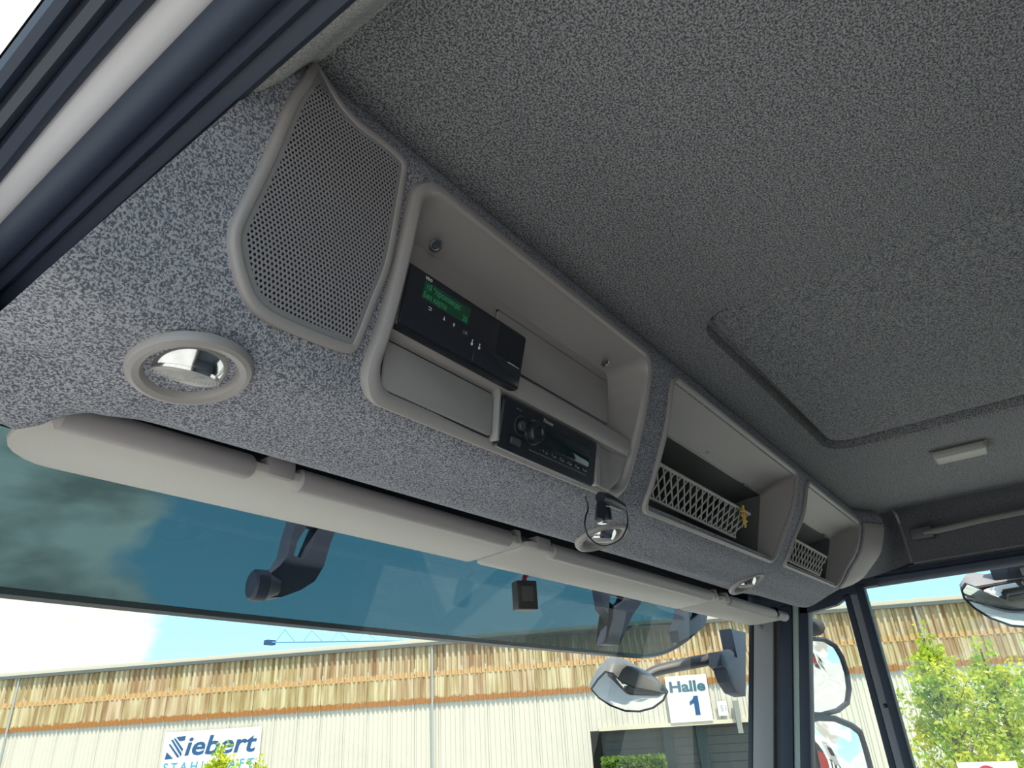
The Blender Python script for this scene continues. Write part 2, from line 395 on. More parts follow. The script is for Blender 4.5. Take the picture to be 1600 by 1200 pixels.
def right_side():
    X = 2.42
    # felt panel above the door: front piece and rear piece with a seam between
    bm = BM(); R = []
    def row(y):
        return [V((2.36, y, .5495)), V((2.395, y, .545)), V((2.413, y, .53)), V((2.42, y, .51)), V((2.42, y, .41)), V((2.414, y, .398)), V((2.425, y, .392))]
    rings(bm, [row(y) for y in (-1.25, -.8, -.3, .0, .15, .283)], False)
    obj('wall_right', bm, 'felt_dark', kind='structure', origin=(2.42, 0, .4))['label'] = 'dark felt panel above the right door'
    bm = BM(); 
    W1 = row(.290); W1 = [W1[0]] + [W1[0] + (W1[-1] - W1[0]) * 0 + p - W1[0] for p in W1[1:]]
    src = [V((2.36, .290, .5495)), V((2.395, .290, .545)), V((2.413, .290, .53)), V((2.42, .290, .50)), V((2.42, .290, .46)), V((2.42, .290, .42)), V((2.414, .290, .398))]
    dst = [S(2.322, s_) for s_ in (1.6, 2.2, 3.0, 4.0, 5.2, 6.8, 8.6)]
    RR = []
    for k in range(9):
        f_ = k / 8; row_ = []
        for a_, b_ in zip(src, dst):
            p = a_ + (b_ - a_) * f_; p.x += .045 * math.sin(math.pi * f_) * (b_ - a_).length * 3; p.x = min(p.x, 2.425); row_.append(p)
        RR.append(row_)
    rings(bm, RR, False)
    R2 = []
    for k in range(9):
        f_ = k / 8; p = RR[k][-1]; R2.append([p, p + V((.05, .10, .02))])
    rings(bm, R2, False)
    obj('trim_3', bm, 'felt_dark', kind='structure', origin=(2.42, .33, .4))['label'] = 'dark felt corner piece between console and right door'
    # grab handle
    t = thing('grab_handle', (2.40, .12, .47), 'long dark grey grab handle on the felt above the right door', 'handle')
    bm = BM(); pts = [(2.375, .225, .468), (2.368, .16, .470), (2.366, .08, .474), (2.366, -.02, .476), (2.37, -.12, .476)]
    tube(bm, spline(pts, 5), .013, 12, flat=.7); obj('grip', bm, plain('handle_grey', (.22, .215, .21), .5), t)
    for y in (.232, -.13):
        bm = BM(); box(bm, 2.366, 2.42, y - .03, y + .03, .456, .486, .005); obj('mount', bm, plain('handle_mount_grey', (.11, .11, .12), .5), t)
    # window surround: black door seals
    t = X
    bm = BM()
    extr = lambda prof, y0, y1: [[V((x, y, z)) for x, z in prof] for y in (y0, y1)]
    rings(bm, extr([(2.43, .40), (2.425, .385), (2.435, .378), (2.43, .372), (2.44, .362), (2.455, .352), (2.475, .352), (2.48, .40)], -.8, .56), True, True, True)
    obj('trim_4', bm, 'rubber', kind='structure', origin=(2.45, 0, .36))['label'] = 'black rubber seals above the right door window'
    bm = BM(); tube(bm, [(2.436, y, .3805) for y in (-.8, -.2, .2, .4)], .003, 6)
    tube(bm, [(2.424, y, .3905 ) for y in (-.8, -.2, .2, .3)], .0025, 6)
    obj('trim_5', bm, 'plastic_dk', kind='structure', origin=(2.43, 0, .38))
    # black header between quarter window and console
    bm = BM(); slab(bm, [(.40, .352), (.44, .352), (.44, .335), (.505, .335), (.505, .325), (.53, .312), (.62, .300), (.645, .302), (.645, .40), (.40, .45)], 2.43, .03)
    obj('trim_6', bm, 'rubber', kind='structure')
    bm = BM(); slab(bm, [(.60, .305), (.825, .30), (.84, .45), (.60, .45)], 2.445, .04)
    obj('trim_11', bm, 'rubber', kind='structure')
    # divider between door window and quarter window
    d = thing('window_divider', (2.44, .475, -.9), 'upright black and grey divider post between the two right side windows', 'post')
    def vbar(name, y0, y1, x, th, mat, z0=-.95, z1=.335, sl=0):
        b_ = BM(); prism(b_, [(x, y0 - sl * z0, z0), (x, y1 - sl * z0, z0), (x, y1 - sl * z1, z1), (x, y0 - sl * z1, z1)], (th, 0, 0), .002)
        return obj(name, b_, mat, d)
    vbar('rear_seal', .438, .462, 2.425, .04, 'rubber', z1=.36)
    g = vbar('grey_channel', .462, .484, 2.432, .03, plain('channel_grey', (.22, .22, .25), .35), z1=.345)
    vbar('front_seal', .484, .502, 2.43, .035, 'rubber', z1=.34)
    bm = BM(); lathe(bm, (2.431, .468, .02), (-1, 0, 0), [(.006, 0), (.006, .004), (.003, .006), (.0005, .006)], 12); obj('screw', bm, 'black', d)
    # lower door: panel below the belt line
    bm = BM(); box(bm, 2.43, 2.52, -.8, .8, -1.2, -.62, .01); obj('door_2', bm, 'plastic_dk', kind='structure')['label'] = 'right door lower panel'
    bm = BM(); box(bm, 2.43, 2.52, -1.3, -.8, -1.2, .42); obj('trim_7', bm, 'plastic', kind='structure')
    # panes
    bm = BM(); box(bm, 2.455, 2.459, -.8, .445, -.63, .37); obj('window_2', bm, 'glass', kind='structure')['label'] = 'right door window pane'
    bm = BM(); slab(bm, [(.495, -.63), (.495, .345), (.65, .31), (.87, -.63)], 2.450, .004); obj('window_3', bm, 'glass', kind='structure')['label'] = 'right quarter window pane'
    # pillar (strips lean with the windscreen)
    p = thing('windscreen_pillar', (2.44, .75, -.9), 'grey and black right windscreen pillar with a pale vertical strip', 'pillar')
    sl = .225
    def strip(name, pa, pb, x, th, mat, bev=.003):
        # px positions are read at image row 1090
        ya, yb = at(pa, 1090, 0, X), at(pb, 1090, 0, X); z = ya.z
        y0, y1 = yb.y + sl * z, ya.y + sl * z; b_ = BM(); z0, z1 = -.95, .33
        prism(b_, [(x, y0 - sl * z0, z0), (x, y1 - sl * z0, z0), (x, y1 - sl * z1, z1), (x, y0 - sl * z1, z1)], (th, 0, 0), bev)
        return obj(name, b_, mat, p)
    strip('inner_seal', 1248, 1264, 2.43, .05, 'rubber')
    strip('pale_strip', 1237, 1247, 2.437, .01, plain('pale_strip_green', (.40, .47, .44), .35))
    strip('middle_seal', 1217, 1237, 2.43, .05, 'rubber')
    strip('shadow_gap', 1206, 1217, 2.445, .03, 'plastic_dk')
    strip('cover', 1175, 1208, 2.428, .06, plain('pillar_grey', (.33, .32, .325), .5, bump=.1, bscale=700), .006)
    strip('outer_seal', 1167, 1174.5, 2.432, .05, 'black', .002)
    bm = BM(); q = at(1188, 980, 0, 2.427); lathe(bm, q, (-1, 0, 0), [(.007, 0), (.007, .002), (.005, .003), (.001, .003)], 14); obj('plug', bm, plain('plug_grey', (.25, .25, .25), .5), p)
right_side()

# windscreen
def WS(x, z, n=0):
    u = abs((x - 1.33) / 1.1); return V((x, .925 - .19 * z - .05 * u ** 3 - n, z))
def windscreen():
    bm = BM()
    rings(bm, [[WS(.08 + 2.34 * i / 24, z) for i in range(25)] for z in (-1.0, -.6, -.2, .1, .36, .42)], False)
    obj('window_1', bm, 'glass', kind='structure', origin=(1.3, .9, -1.0))['label'] = 'windscreen pane'
    # printed black border
    bm = BM()
    rings(bm, [[WS(.06 + 2.37 * i / 24, z, .002) for i in range(25)] for z in (.318, .345, .43)], False)
    rings(bm, [[WS(x - .03 * (z < 0) - z * .12 + .055, z, .002) for x in (.05, .12, .18)] for z in (.34, .28, .2, .1, -.1, -.5, -1)], False)
    obj('trim_8', bm, 'frit', kind='structure', origin=(1.3, .88, .3))['label'] = 'black printed border of the windscreen'
    bm = BM(); R = [[V((.06 + 2.37 * i / 24, y, z)) for i in range(25)] for y, z in ((.76, .36), (.90, .44))]
    rings(bm, R, False); obj('trim_9', bm, 'rubber', kind='structure', origin=(1.3, .8, .36))
windscreen()

# dashboard, below the view
bm = BM(); prism(bm, [(.15, .2, -1.2), (.15, .25, -.85), (.15, .42, -.70), (.15, .7, -.66), (.15, 1.08, -.68), (.15, 1.1, -1.2)], (2.25, 0, 0), .02)
obj('dashboard', bm, 'plastic_dk', label='charcoal dashboard below the windscreen', cat='dashboard')
# ------------------------------------------------------------------ speaker cover
def offset_poly(P, d):
    n = len(P); out = []
    area = sum(P[i][0] * P[(i + 1) % n][1] - P[(i + 1) % n][0] * P[i][1] for i in range(n)); sg = 1 if area > 0 else -1
    for i in range(n):
        a, b, c = V(P[i - 1]), V(P[i]), V(P[(i + 1) % n])
        e1 = (b - a).normalized(); e2 = (c - b).normalized(); n1 = V((-e1.y, e1.x)) * sg; n2 = V((-e2.y, e2.x)) * sg
        m = (n1 + n2); m = m.normalized(); out.append(tuple(b + m * d / max(.5, m.dot(n1))))
    return out
def inside(P, x, y):
    c = False; n = len(P)
    for i in range(n):
        (x1, y1), (x2, y2) = P[i], P[(i + 1) % n]
        if (y1 > y) != (y2 > y) and x < (x2 - x1) * (y - y1) / (y2 - y1) + x1: c = not c
    return c
def speaker():
    px = [(486, 106), (476, 112), (458, 138), (440, 172), (415, 232), (388, 288), (364, 336), (354, 366), (356, 400), (366, 440), (380, 472), (402, 496), (440, 516), (500, 540), (538, 552), (552, 547), (562, 528), (583, 474), (604, 420), (618, 350), (630, 278), (630, 258), (618, 242), (590, 218), (556, 192), (524, 158), (500, 122)]
    P = []
    for q in px:
        x, s = surf(*q); P.append((x, u_of(s)))
    Q = []
    for i in range(len(P)):
        a, b, c, d = (V(P[(i + k) % len(P)]) for k in (-1, 0, 1, 2))
        for k in range(4):
            t = k / 4; Q.append(tuple(.5 * ((2 * b) + (c - a) * t + (2 * a - 5 * b + 4 * c - d) * t * t + (3 * b - a - 3 * c + d) * t ** 3)))
    P = Q
    c0 = SU(sum(p[0] for p in P) / len(P), sum(p[1] for p in P) / len(P))
    t = thing('speaker_cover', c0, 'perforated grey speaker cover with a curved outline at the left end of the console', 'speaker')
    bm = BM(); R = []
    for ins, n in ((0, -.003), (0, .004), (.001, .0062), (.003, .0075), (.006, .0078), (.0078, .0072), (.0086, .0055), (.0088, .002)):
        R.append([SU(x, u, n) for x, u in offset_poly(P, ins)])
    rings(bm, R); obj('rim', bm, 'plastic', t)
    # perforated sheet, every hole cut
    I = offset_poly(P, .0098); I2 = offset_poly(P, .0082)
    xs = [p[0] for p in I]; us = [p[1] for p in I]; bm = BM(); p_ = .0040; r = p_ / math.sqrt(3); cache = {}
    def vert(x, u):
        k = (round(x * 20000), round(u * 20000))
        if k not in cache: cache[k] = bm.verts.new(SU(x, u, .0062))
        return cache[k]
    row = 0; u = min(us); bk = BM()
    while u < max(us):
        x = min(xs) + (p_ / 2 if row % 2 else 0)
        while x < max(xs):
            if inside(I, x, u):
                hexv = [(x + r * math.cos(math.radians(30 + 60 * k)), u + r * math.sin(math.radians(30 + 60 * k))) for k in range(6)]
                hv = [vert(*h) for h in hexv]
                rr = p_ * .31
                bk.faces.new([bk.verts.new(SU(*h, .0015)) for h in hexv])
                iv = [bm.verts.new(SU(x + rr * math.cos(math.radians(30 + 60 * k)), u + rr * math.sin(math.radians(30 + 60 * k)), .0060)) for k in range(6)]
                for k in range(6): 
                    if len({hv[k], hv[(k + 1) % 6]}) == 2: bm.faces.new((hv[k], hv[(k + 1) % 6], iv[(k + 1) % 6], iv[k]))
            x += p_
        u += r * 1.5; row += 1
    o = obj('perforated_sheet', bm, plain('grille_grey', (.28, .265, .285), .45), t, kind='stuff', smooth=0)
    bm = BM(); R = [[SU(x, u, .0045) for x, u in I2], [SU(x, u, .0062) for x, u in I2], [SU(x, u, .0063) for x, u in offset_poly(P, .0125)]]
    rings(bm, R[1:]); obj('sheet_edge', bm, plain('grille_edge_grey', (.24, .235, .24), .45), t)
    bmesh.ops.remove_doubles(bk, verts=bk.verts, dist=.0003); obj('backing', bk, 'plastic_dk', t)
speaker()

# ------------------------------------------------------------------ console frames
def frame(x0, x1, s0, s1, r, prof, backs):
    u0, u1 = u_of(s0), u_of(s1); R = []
    for ins, n in prof:
        R.append([SU(x, u, n) for x, u in rrect(x0 + ins, x1 - ins, u0 + ins, u1 - ins, max(r - ins * .6, .004), 6, 10)])
    last = prof[-1][0]
    for (bx0, bx1, ty, tz, by, bz, br) in backs:
        w_, h_ = x1 - x0 - 2 * last, u1 - u0 - 2 * last
        L = []
        for x, u in rrect(0, w_, 0, h_, max(r - last * .6, .004) * br, 6, 10):
            fx, fu = x / w_, u / h_; L.append(V((bx0 + (bx1 - bx0) * fx, ty + (by - ty) * fu, tz + (bz - tz) * fu)))
        R.append(L)
    return R
def screw(f_or_p, nrm, t, r=.006, name='screw', mat='steel'):
    bm = BM(); lathe(bm, V(f_or_p) - V(nrm) * .001, nrm, [(r * 1.25, 0), (r * 1.25, .0012), (r * .95, .0016), (r * .8, .0004), (r * .3, .0004), (r * .28, -.0012), (.0002, -.0012)], 16)
    return obj(name, bm, mat, t)

def radio_unit():
    x0, x1, s0, s1 = OPEN['radio']
    t = thing('radio_console', (.63, .44, .28), 'large grey plastic console housing with rounded frame holding the black tachograph and radio', 'console')
    bm = BM()
    R = frame(x0, x1, s0, s1, .032, [(0, -.004), (0, .004), (.002, .009), (.006, .0115), (.010, .0115), (.0135, .009), (.0155, .003)],
              [(.386, .826, .412, .468, .433, .291, .6)])
    rings(bm, R, True, False, True); obj('frame', bm, 'plastic', t)
    def B(x, v, n=0): return V((x, .4115 + .0215 * v / .175 - n, .466 - v - n * .12))    # back panel, v metres down
    # ledge between the rows
    bm = BM(); 
    prism(bm, [(.388, .42, .383), (.388, .4125, .3790), (.388, .4085, .3735), (.388, .4105, .357), (.388, .4155, .350), (.388, .428, .348)], (.474, 0, 0), .001)
    obj('middle_ledge', bm, 'plastic', t)
    bm = BM(); plate(bm, B, .560, .818, .014, .078, .004, .0035); obj('blank_panel', bm, 'plastic', t)
    bm = BM(); plate(bm, B, .396, .560, .122, .171, .004, .0035); obj('blank_panel', bm, 'plastic', t)
    bm = BM(); plate(bm, B, .5615, .5665, .114, .175, .001, .010); obj('divider', bm, 'plastic', t)
    bm = BM(); plate(bm, B, .7745, .787, .118, .175, .003, .009); plate(bm, B, .787, .822, .118, .174, .003, .004); obj('right_filler', bm, 'plastic', t)
    # dark slots along the panel edges
    bm = BM(); plate(bm, B, .56, .8205, .0112, .0805, .004, .0012); obj('panel_gap', bm, 'black', t)
    bm = BM(); plate(bm, B, .3935, .5615, .1192, .1730, .004, .0012); obj('panel_gap', bm, 'black', t)
    screw(at(681, 384, 1, .392), V((-.1, .1, -1)).normalized() + V((0, -.6, 0)), t, .006)
    screw(at(946, 568, 1, .392), V((-.1, .1, -1)).normalized() + V((0, -.6, 0)), t, .0048)
    for q in ((955, 730), (948, 757)):
        screw(at(*q, 0, .842), (-1, -.25, 0), t, .0015, 'rivet', 'black')
    # ---- tachograph
    TX0, TX1 = .388, .581
    k = thing('tachograph', (.485, .41, .349), 'black tachograph with a dim green display in the upper left of the grey console', 'tachograph')
    bm = BM(); face_y = lambda v: .3865 + .017 * v / .062
    def T(x, v, n=0): return V((x, face_y(v) - n, .4125 - v - n * .25))
    R = []
    for ins, n in ((.001, -.03), (0, -.004), (0, -.0012), (.0012, 0)):
        R.append([T(x, v, n) for x, v in rrect(TX0 + ins, TX1 - ins, ins, .064 - ins, .0035, 4, 3)])
    rings(bm, R, True, True, True); obj('body', bm, 'black', k)
    bm = BM(); plate(bm, T, TX0 + .003, TX1 - .05, .003, .0605, .002, .0008, .0003); obj('front_panel', bm, 'satin', k)
    bm = BM(); plate(bm, T, TX1 - .085, TX1 - .003, .038, .0605, .002, .0018, .0004); obj('paper_drawer', bm, 'satin', k)
    bm = BM(); plate(bm, T, .4115, .4810, .0085, .0265, .001, .0012, .0003)
    dm, nt, b = newmat('green_display'); b.inputs['Base Color'].default_value = (.008, .028, .02, 1); b.inputs['Roughness'].default_value = .15
    b.inputs['Emission Color'].default_value = (.02, .16, .07, 1); b.inputs['Emission Strength'].default_value = .05
    dsp = obj('display', bm, dm, k)
    gm, nt, b = newmat('green_segments'); b.inputs['Base Color'].default_value = (.02, .09, .05, 1); b.inputs['Emission Color'].default_value = (.06, .42, .18, 1); b.inputs['Emission Strength'].default_value = .09
    bm = BM(); T2 = lambda x, v, n: T(x, v, n + .0012)
    text_mesh(bm, '1Я °производс', T2, .4135, .0165, .0082, .0003, width=.92); text_mesh(bm, 'Без карта', T2, .4125, .0248, .0080, .0003, width=.9); text_mesh(bm, '20', T2, .4705, .0248, .0080, .0003, width=.95)
    obj('display_text', bm, gm, dsp, smooth=0)
    bm = BM(); T1 = lambda x, v, n: T(x, v, n + .0009)
    text_mesh(bm, 'VDO', T1, .4115, .0068, .0042, .0003); text_mesh(bm, 'OK', T1, .4755, .0370, .0050, .0003)
    def poly(pts): prism(bm, [T1(x, v, 0) for x, v in pts], (0, -.0004, 0))
    poly([(.4445, .0355), (.4475, .0355), (.446, .0315)]); poly([(.4595, .0330), (.4625, .0330), (.461, .0368)])
    for x, v in ((.4225, .0330),): 
        poly([(x, v - .002), (x + .004, v - .002), (x + .004, v - .0013), (x, v - .0013)]); poly([(x + .0035, v - .002), (x + .0042, v - .002), (x + .0042, v + .001), (x + .0035, v + .001)]); poly([(x, v + .0005), (x + .0042, v + .0005), (x + .0042, v + .0011), (x, v + .0011)])
    T1_ = T1; T1 = lambda x, v, n: T(x, v, n + .0022)
    def poly(pts): prism(bm, [T1(x, v, 0) for x, v in pts], (0, -.0004, 0))
    for x in (.4905, .5025): 
        poly([(x + 0.0016 * math.cos(a * math.pi / 4), .0430 + .0018 * math.sin(a * math.pi / 4)) for a in range(8)]); poly([(x - .0006, .0405), (x + .0006, .0405), (x + .0006, .0385), (x - .0006, .0385)])
    poly([(.552, .0400), (.565, .0400), (.565, .0406), (.552, .0406)]); poly([(.566, .0404), (.573, .0404), (.573, .0407), (.566, .0407)])
    T1 = T1_
    obj('key_symbols', bm, 'white', k, smooth=0, kind='stuff')
    for x in (.4245, .446, .461, .4785):
        bm = BM(); plate(bm, T1, x - .0065, x + .0065, .0295, .0400, .002, .0003, .0001); obj('key', bm, 'satin', k)
    # ---- car radio
    RX0, RX1 = .568, .773
    k = thing('car_radio', (.67, .44, .287), 'black car radio with a round volume knob at the lower right of the grey console', 'radio')
    def Q(x, v, n=0): return V((x, .4195 + .013 * v / .055 - n, .3455 - v - n * .25))
    bm = BM(); R = []
    for ins, n in ((.001, -.02), (0, -.003), (0, .004), (.002, .006)):
        R.append([Q(x, v, n) for x, v in rrect(RX0 + ins, RX1 - ins, ins, .0585 - ins, .005, 4, 3)])
    rings(bm, R, True, True, True); obj('body', bm, 'black', k)
    Q1 = lambda x, v, n=0: Q(x, v, n + .006)
    bm = BM(); plate(bm, Q1, .640, .755, .013, .037, .004, .0012, .0004); obj('display', bm, plain('dark_display', (.008, .02, .02), .08), k)
    kc = (.628, .027)
    for nm, r0, h in (('knob', .0135, .010),):
        bm = BM(); c = Q1(kc[0], kc[1]); ax = (Q1(*kc, .01) - c).normalized(); lathe(bm, c, ax, [(r0, 0), (r0, h * .7), (r0 * .9, h), (r0 * .6, h), (r0 * .5, h * .8), (.0003, h * .8)], 28); kn = obj(nm, bm, 'black', k)
        bm = BM(); lathe(bm, c, ax, [(r0 * 1.12, 0), (r0 * 1.12, .0016), (r0 * 1.02, .0016), (r0 * 1.02, 0)], 28, cap=False); obj('knob_ring', bm, 'steel', kn)
    c = Q1(.604, .026); ax = (Q1(.604, .026, .01) - c).normalized()
    bm = BM(); lathe(bm, c, ax, [(.012, 0), (.012, .001), (.0112, .001), (.0112, 0)], 24, cap=False); obj('control_ring', bm, 'steel', k)
    bm = BM(); lathe(bm, c, ax, [(.006, 0), (.006, .003), (.005, .004), (.0003, .004)], 20); obj('control_button', bm, 'plastic_dk', k)
    bm = BM(); plate(bm, Q1, .588, .606, .042, .050, .002, .0025, .0008); obj('source_button', bm, 'plastic_dk', k)
    for i in range(6):
        bm = BM(); plate(bm, Q1, .645 + i * .018, .661 + i * .018, .0395, .0445, .001, .0012, .0004); obj('preset_button', bm, 'satin', k)
    bm = BM(); text_mesh(bm, 'Pioneer', Q1, .6465, .0085, .0068, .0003)
    for i in range(6): text_mesh(bm, str(i + 1), lambda x, v, n: Q1(x, v, n + .0013), .651 + i * .018, .0435, .0036, .0002)
    plate(bm, Q1, .625, .752, .0475, .0481, .0001, .0004, .0001); plate(bm, Q1, .592, .602, .0085, .009, .0001, .0004, .0001)
    obj('lettering', bm, plain('print_grey', (.4, .42, .44), .5), k, smooth=0)
radio_unit()

def storage_bin(key, label, net, screws):
    x0, x1, s0, s1 = OPEN[key]; q = key == 'bin_b'
    t = thing('storage_bin', ((x0 + x1) / 2, .47, .29), label, 'storage bin', None)
    bo = .010 if q else 0
    bm = BM()
    R = frame(x0, x1, s0, s1, .022, [(0, -.003), (0, .003), (.0015, .0055), (.004, .0065), (.007, .0055), (.0095, .001)],
              [(x0 + .0135, x1 - .022, .414, .481, .474 + bo, .322 + bo, .9), (x0 + .016, x1 - .035, .448, .4615, .486 + bo, .325 + bo, .7)])
    rings(bm, R, True); obj('frame', bm, 'plastic_lt' if 0 else 'plastic', t)
    bm = BM(); a, b = x0 + .016, x1 - .035
    P0 = [(a, .448, .4615), (a, .486 + bo, .325 + bo), (b, .486 + bo, .325 + bo), (b, .448, .4615)]
    P1 = [(a, .475, .455), (a, .56, .325 + bo), (b - .02, .56, .325 + bo), (b - .02, .475, .455)]
    P2 = [(a + .01, .60, .43), (a + .01, .60, .335 + bo), (b - .03, .60, .335 + bo), (b - .03, .60, .43)]
    rings(bm, [[V(p) for p in L] for L in (P0, P1, P2)], True, False, True)
    obj('inner_tray', bm, 'plastic_dk', t)
    bm = BM(); box(bm, a + .004, b - .006, .4445, .4485, .4625, .4655, .0008); obj('rear_strip', bm, 'plastic_lt', t)
    for f in screws:
        x = x0 + (x1 - x0) * f
        screw((x, .432, .4705), V((0, -.55, -.83)), t, .0042)
    for f in (.10, .80):
        x = x0 + (x1 - x0) * f; bm = BM(); box(bm, x - .02, x + .02, .441, .447, .456, .4605, .0008); obj('clip', bm, 'steel', t)
    # net across the lower front
    (nx0, nx1, ny, zt, zb) = net
    N_ = lambda x, z: V((nx0 + (x - nx0) * (1 - .13 * (zt - z) / (zt - zb)), ny + (zt - z) * .35, z))
    n = thing_net = None
    bm = BM(); tube(bm, [N_(nx0, zt), N_((nx0 + nx1) / 2, zt), N_(nx1, zt)], .0035, 8); obj('net_rail', bm, 'plastic_lt', t)
    bm = BM(); tube(bm, [N_(nx0, zb), N_((nx0 + nx1) / 2, zb), N_(nx1, zb)], .0028, 8); obj('net_rail', bm, 'plastic', t)
    bm = BM(); hgt = zt - zb; p_ = .0275; sl = .85
    def seg(xa, za, xb, zb_, off):
        a_, b_ = N_(xa, za), N_(xb, zb_); d = (b_ - a_).normalized(); nn = V((0, -.94, -.33)); w_ = d.cross(nn).normalized() * .0014
        a_ = a_ + nn * off; b_ = b_ + nn * off; pr = [a_ + w_, b_ + w_, b_ - w_, a_ - w_]
        prism(bm, pr, nn * .0018)
    dx = hgt * sl; x = nx0 - dx
    while x < nx1:
        for sgn in (0, 1):
            # clip the bar to the net's width
            xa, xb = (x, x + dx) if sgn == 0 else (x + dx, x); za, zb_ = zb, zt
            def clip(xa, za, xb, zc):
                lim0, lim1 = nx0, nx1
                if xa < lim0: za = za + (lim0 - xa) / (xb - xa) * (zc - za); xa = lim0
                if xa > lim1: za = za + (lim1 - xa) / (xb - xa) * (zc - za); xa = lim1
                return xa, za
            if max(xa, xb) <= nx0 or min(xa, xb) >= nx1: continue
            A = clip(xa, za, xb, zb_); B_ = clip(xb, zb_, xa, za)
            if abs(A[0] - B_[0]) > .002: seg(A[0], A[1], B_[0], B_[1], .0009 * sgn)
        x += p_
    obj('net', bm, 'plastic_lt', t, kind='stuff', smooth=0)
    return t, N_
tA, NA = storage_bin('bin_a', 'larger grey open storage bin with a diamond net, right of the radio console', (.975, 1.45, .440, .388, .332), (.06, .44, .82))
tB, NB = storage_bin('bin_b', 'smaller grey open storage bin with a diamond net, at the right end of the console', (1.708, 2.09, .450, .396, .342), (.5, .85))

# yellow cord caught in the net
bm = BM(); pts = []
for i in range(14):
    pts.append(NA(1.385 + .065 * i / 13 + .006 * math.sin(i * 2.1), .388 - .030 * (i / 13) + .004 * math.cos(i * 1.7)) + V((0, -.008, 0)))
tube(bm, spline(pts, 4), .0024, 6); tube(bm, spline([p + V((.004, -.002, .002)) for p in pts[::-1][3:9]], 4), .002, 6)
obj('yellow_cord', bm, 'yellow', label='small yellow cord tangled on the right end of the larger bin net', cat='cord')

# console end cap on the right
bm = BM()
R = []
for s in [3.2 + .25 * i for i in range(21)]:
    R.append([S(x, s, n) for x, n in ((2.245, .001), (2.247, .006), (2.256, .008), (2.30, .008), (2.318, .006), (2.322, 0))])
rings(bm, R, False)
obj('console_end_cap', bm, 'plastic', label='curved grey plastic end cap between the smaller bin and the right door', cat='trim')

# ------------------------------------------------------------------ spot lamps
def lamp(px, py, label, r=.045, tilt=0):
    x, s = surf(px, py); c = S(x, s); n = SN(x, s); 
    t = thing('spot_lamp', c, label, 'lamp', 'spot lamps under the console')
    bm = BM(); lathe(bm, c, n, [(r, -.002), (r, .002), (r * .96, .005), (r * .88, .0065), (r * .77, .005), (r * .71, .0005), (r * .69, -.008)], 40, cap=False); obj('bezel', bm, 'plastic', t)
    # eyeball: chromed ball in the bezel with a clear ribbed lens, turned a little forwards
    R0 = r * .70; cc = c - n * (R0 * .52); ax = (n + V((0, .42, -.05))).normalized(); cut = math.radians(52)
    bm = BM(); prof = [(R0 * math.sin(a), R0 * math.cos(a)) for a in [cut + (math.radians(112) - cut) * k / 12 for k in range(13)]]
    lathe(bm, cc, ax, prof[::-1], 40, cap=False); obj('eyeball', bm, 'chrome', t, smooth=80)
    rl = R0 * math.sin(cut); hl = R0 * math.cos(cut)
    bm = BM(); lathe(bm, cc, ax, [(rl, hl), (rl * .9, hl - .006), (rl * .6, hl - .013), (rl * .25, hl - .016), (.0004, hl - .016)], 36, cap=False); obj('reflector', bm, 'steel', t, smooth=80)
    bm = BM(); prof = []
    for i in range(19):
        q = 1 - i / 18; prof.append((max(.0003, rl * .99 * q), hl + .0035 * math.sqrt(max(0, 1 - q * q)) + (.0007 if i % 2 else 0)))
    lathe(bm, cc, ax, prof, 36, cap=False); obj('lens', bm, 'lens', t, smooth=0)
    bm = BM(); lathe(bm, cc, ax, [(rl * 1.04, hl - .001), (rl * 1.02, hl + .0015), (rl * .97, hl + .0015), (rl * .96, hl - .001)], 36, cap=False); obj('lens_ring', bm, 'chrome', t)
    bm = BM(); lathe(bm, cc + ax * (hl - .014), ax, [(.006, 0), (.006, .005), (.004, .008), (.0004, .009)], 12); obj('bulb', bm, 'white', t)
    return t
lamp(298, 577, 'round clear spot lamp with grey ring nearest the camera, left of the radio console', .0465)
lamp(940, 838, 'round spot lamp under the console, below the hanging black plug', .045)
lamp(1166, 911, 'farthest small spot lamp, below the gap between the two bins', .045)

# ------------------------------------------------------------------ sun visors inside
def visor(xa, xb, label, gaps, left_round=.012, right_round=.012):
    zc = .268
    t = thing('sun_visor', ((xa + xb) / 2, .69, .26), label, 'sun visor', 'folded sun visors along the windscreen top')
    bm = BM()
    def G(x, y, n): return V((x, y, .2715 - (y - .64) * .055 - n))
    out = []
    y0, y1 = .628, .745
    # outline with separately rounded ends
    P = []
    def arc(cx, cy, r, a0): return [(cx + r * math.cos(math.radians(a0 + 90 * k / 6)), cy + r * math.sin(math.radians(a0 + 90 * k / 6))) for k in range(7)]
    P += arc(xb - right_round, y1 - right_round, right_round, 0) + arc(xa + left_round, y1 - left_round, left_round, 90)
    lr = min(left_round, .035)
    P += arc(xa + lr, y0 + lr, lr, 180) + arc(xb - .01, y0 + .01, .01, 270)
    C = (sum(p[0] for p in P) / len(P), sum(p[1] for p in P) / len(P))
    for ins, n in ((.004, -.008), (.001, -.006), (0, 0), (.001, .003), (.004, .005)):
        out.append([G(*p, n) for p in offset_poly(P, ins)])
    rings(bm, out, True, True, True); obj('board', bm, 'visor', t)
    segs = []; x = xa + .014
    for g0, g1 in gaps: segs.append((x, g0)); x = g1
    segs.append((x, xb - .004))
    for a, b in segs:
        if b - a < .01: continue
        bm = BM(); r = .0135; pts = [(a, .640, .2740), (a + .004, .638, .2735), ((a + b) / 2, .638, .2735), (b - .004, .638, .2735), (b, .638, .2735)]
        tube(bm, pts, [r * .6, r, r, r, r * .8], 16); obj('roll', bm, 'visor_roll', t)
    for g0, g1 in gaps:
        bm = BM(); tube(bm, [(g0 - .01, .645, .281), (g1 + .01, .645, .281)], .006, 12); obj('hinge_pin', bm, 'plastic_dk', t)
        bm = BM(); box(bm, g0 + .014, g1 - .006, .626, .650, .267, .290, .005); obj('hinge_clip', bm, 'visor_roll', t)
    return t
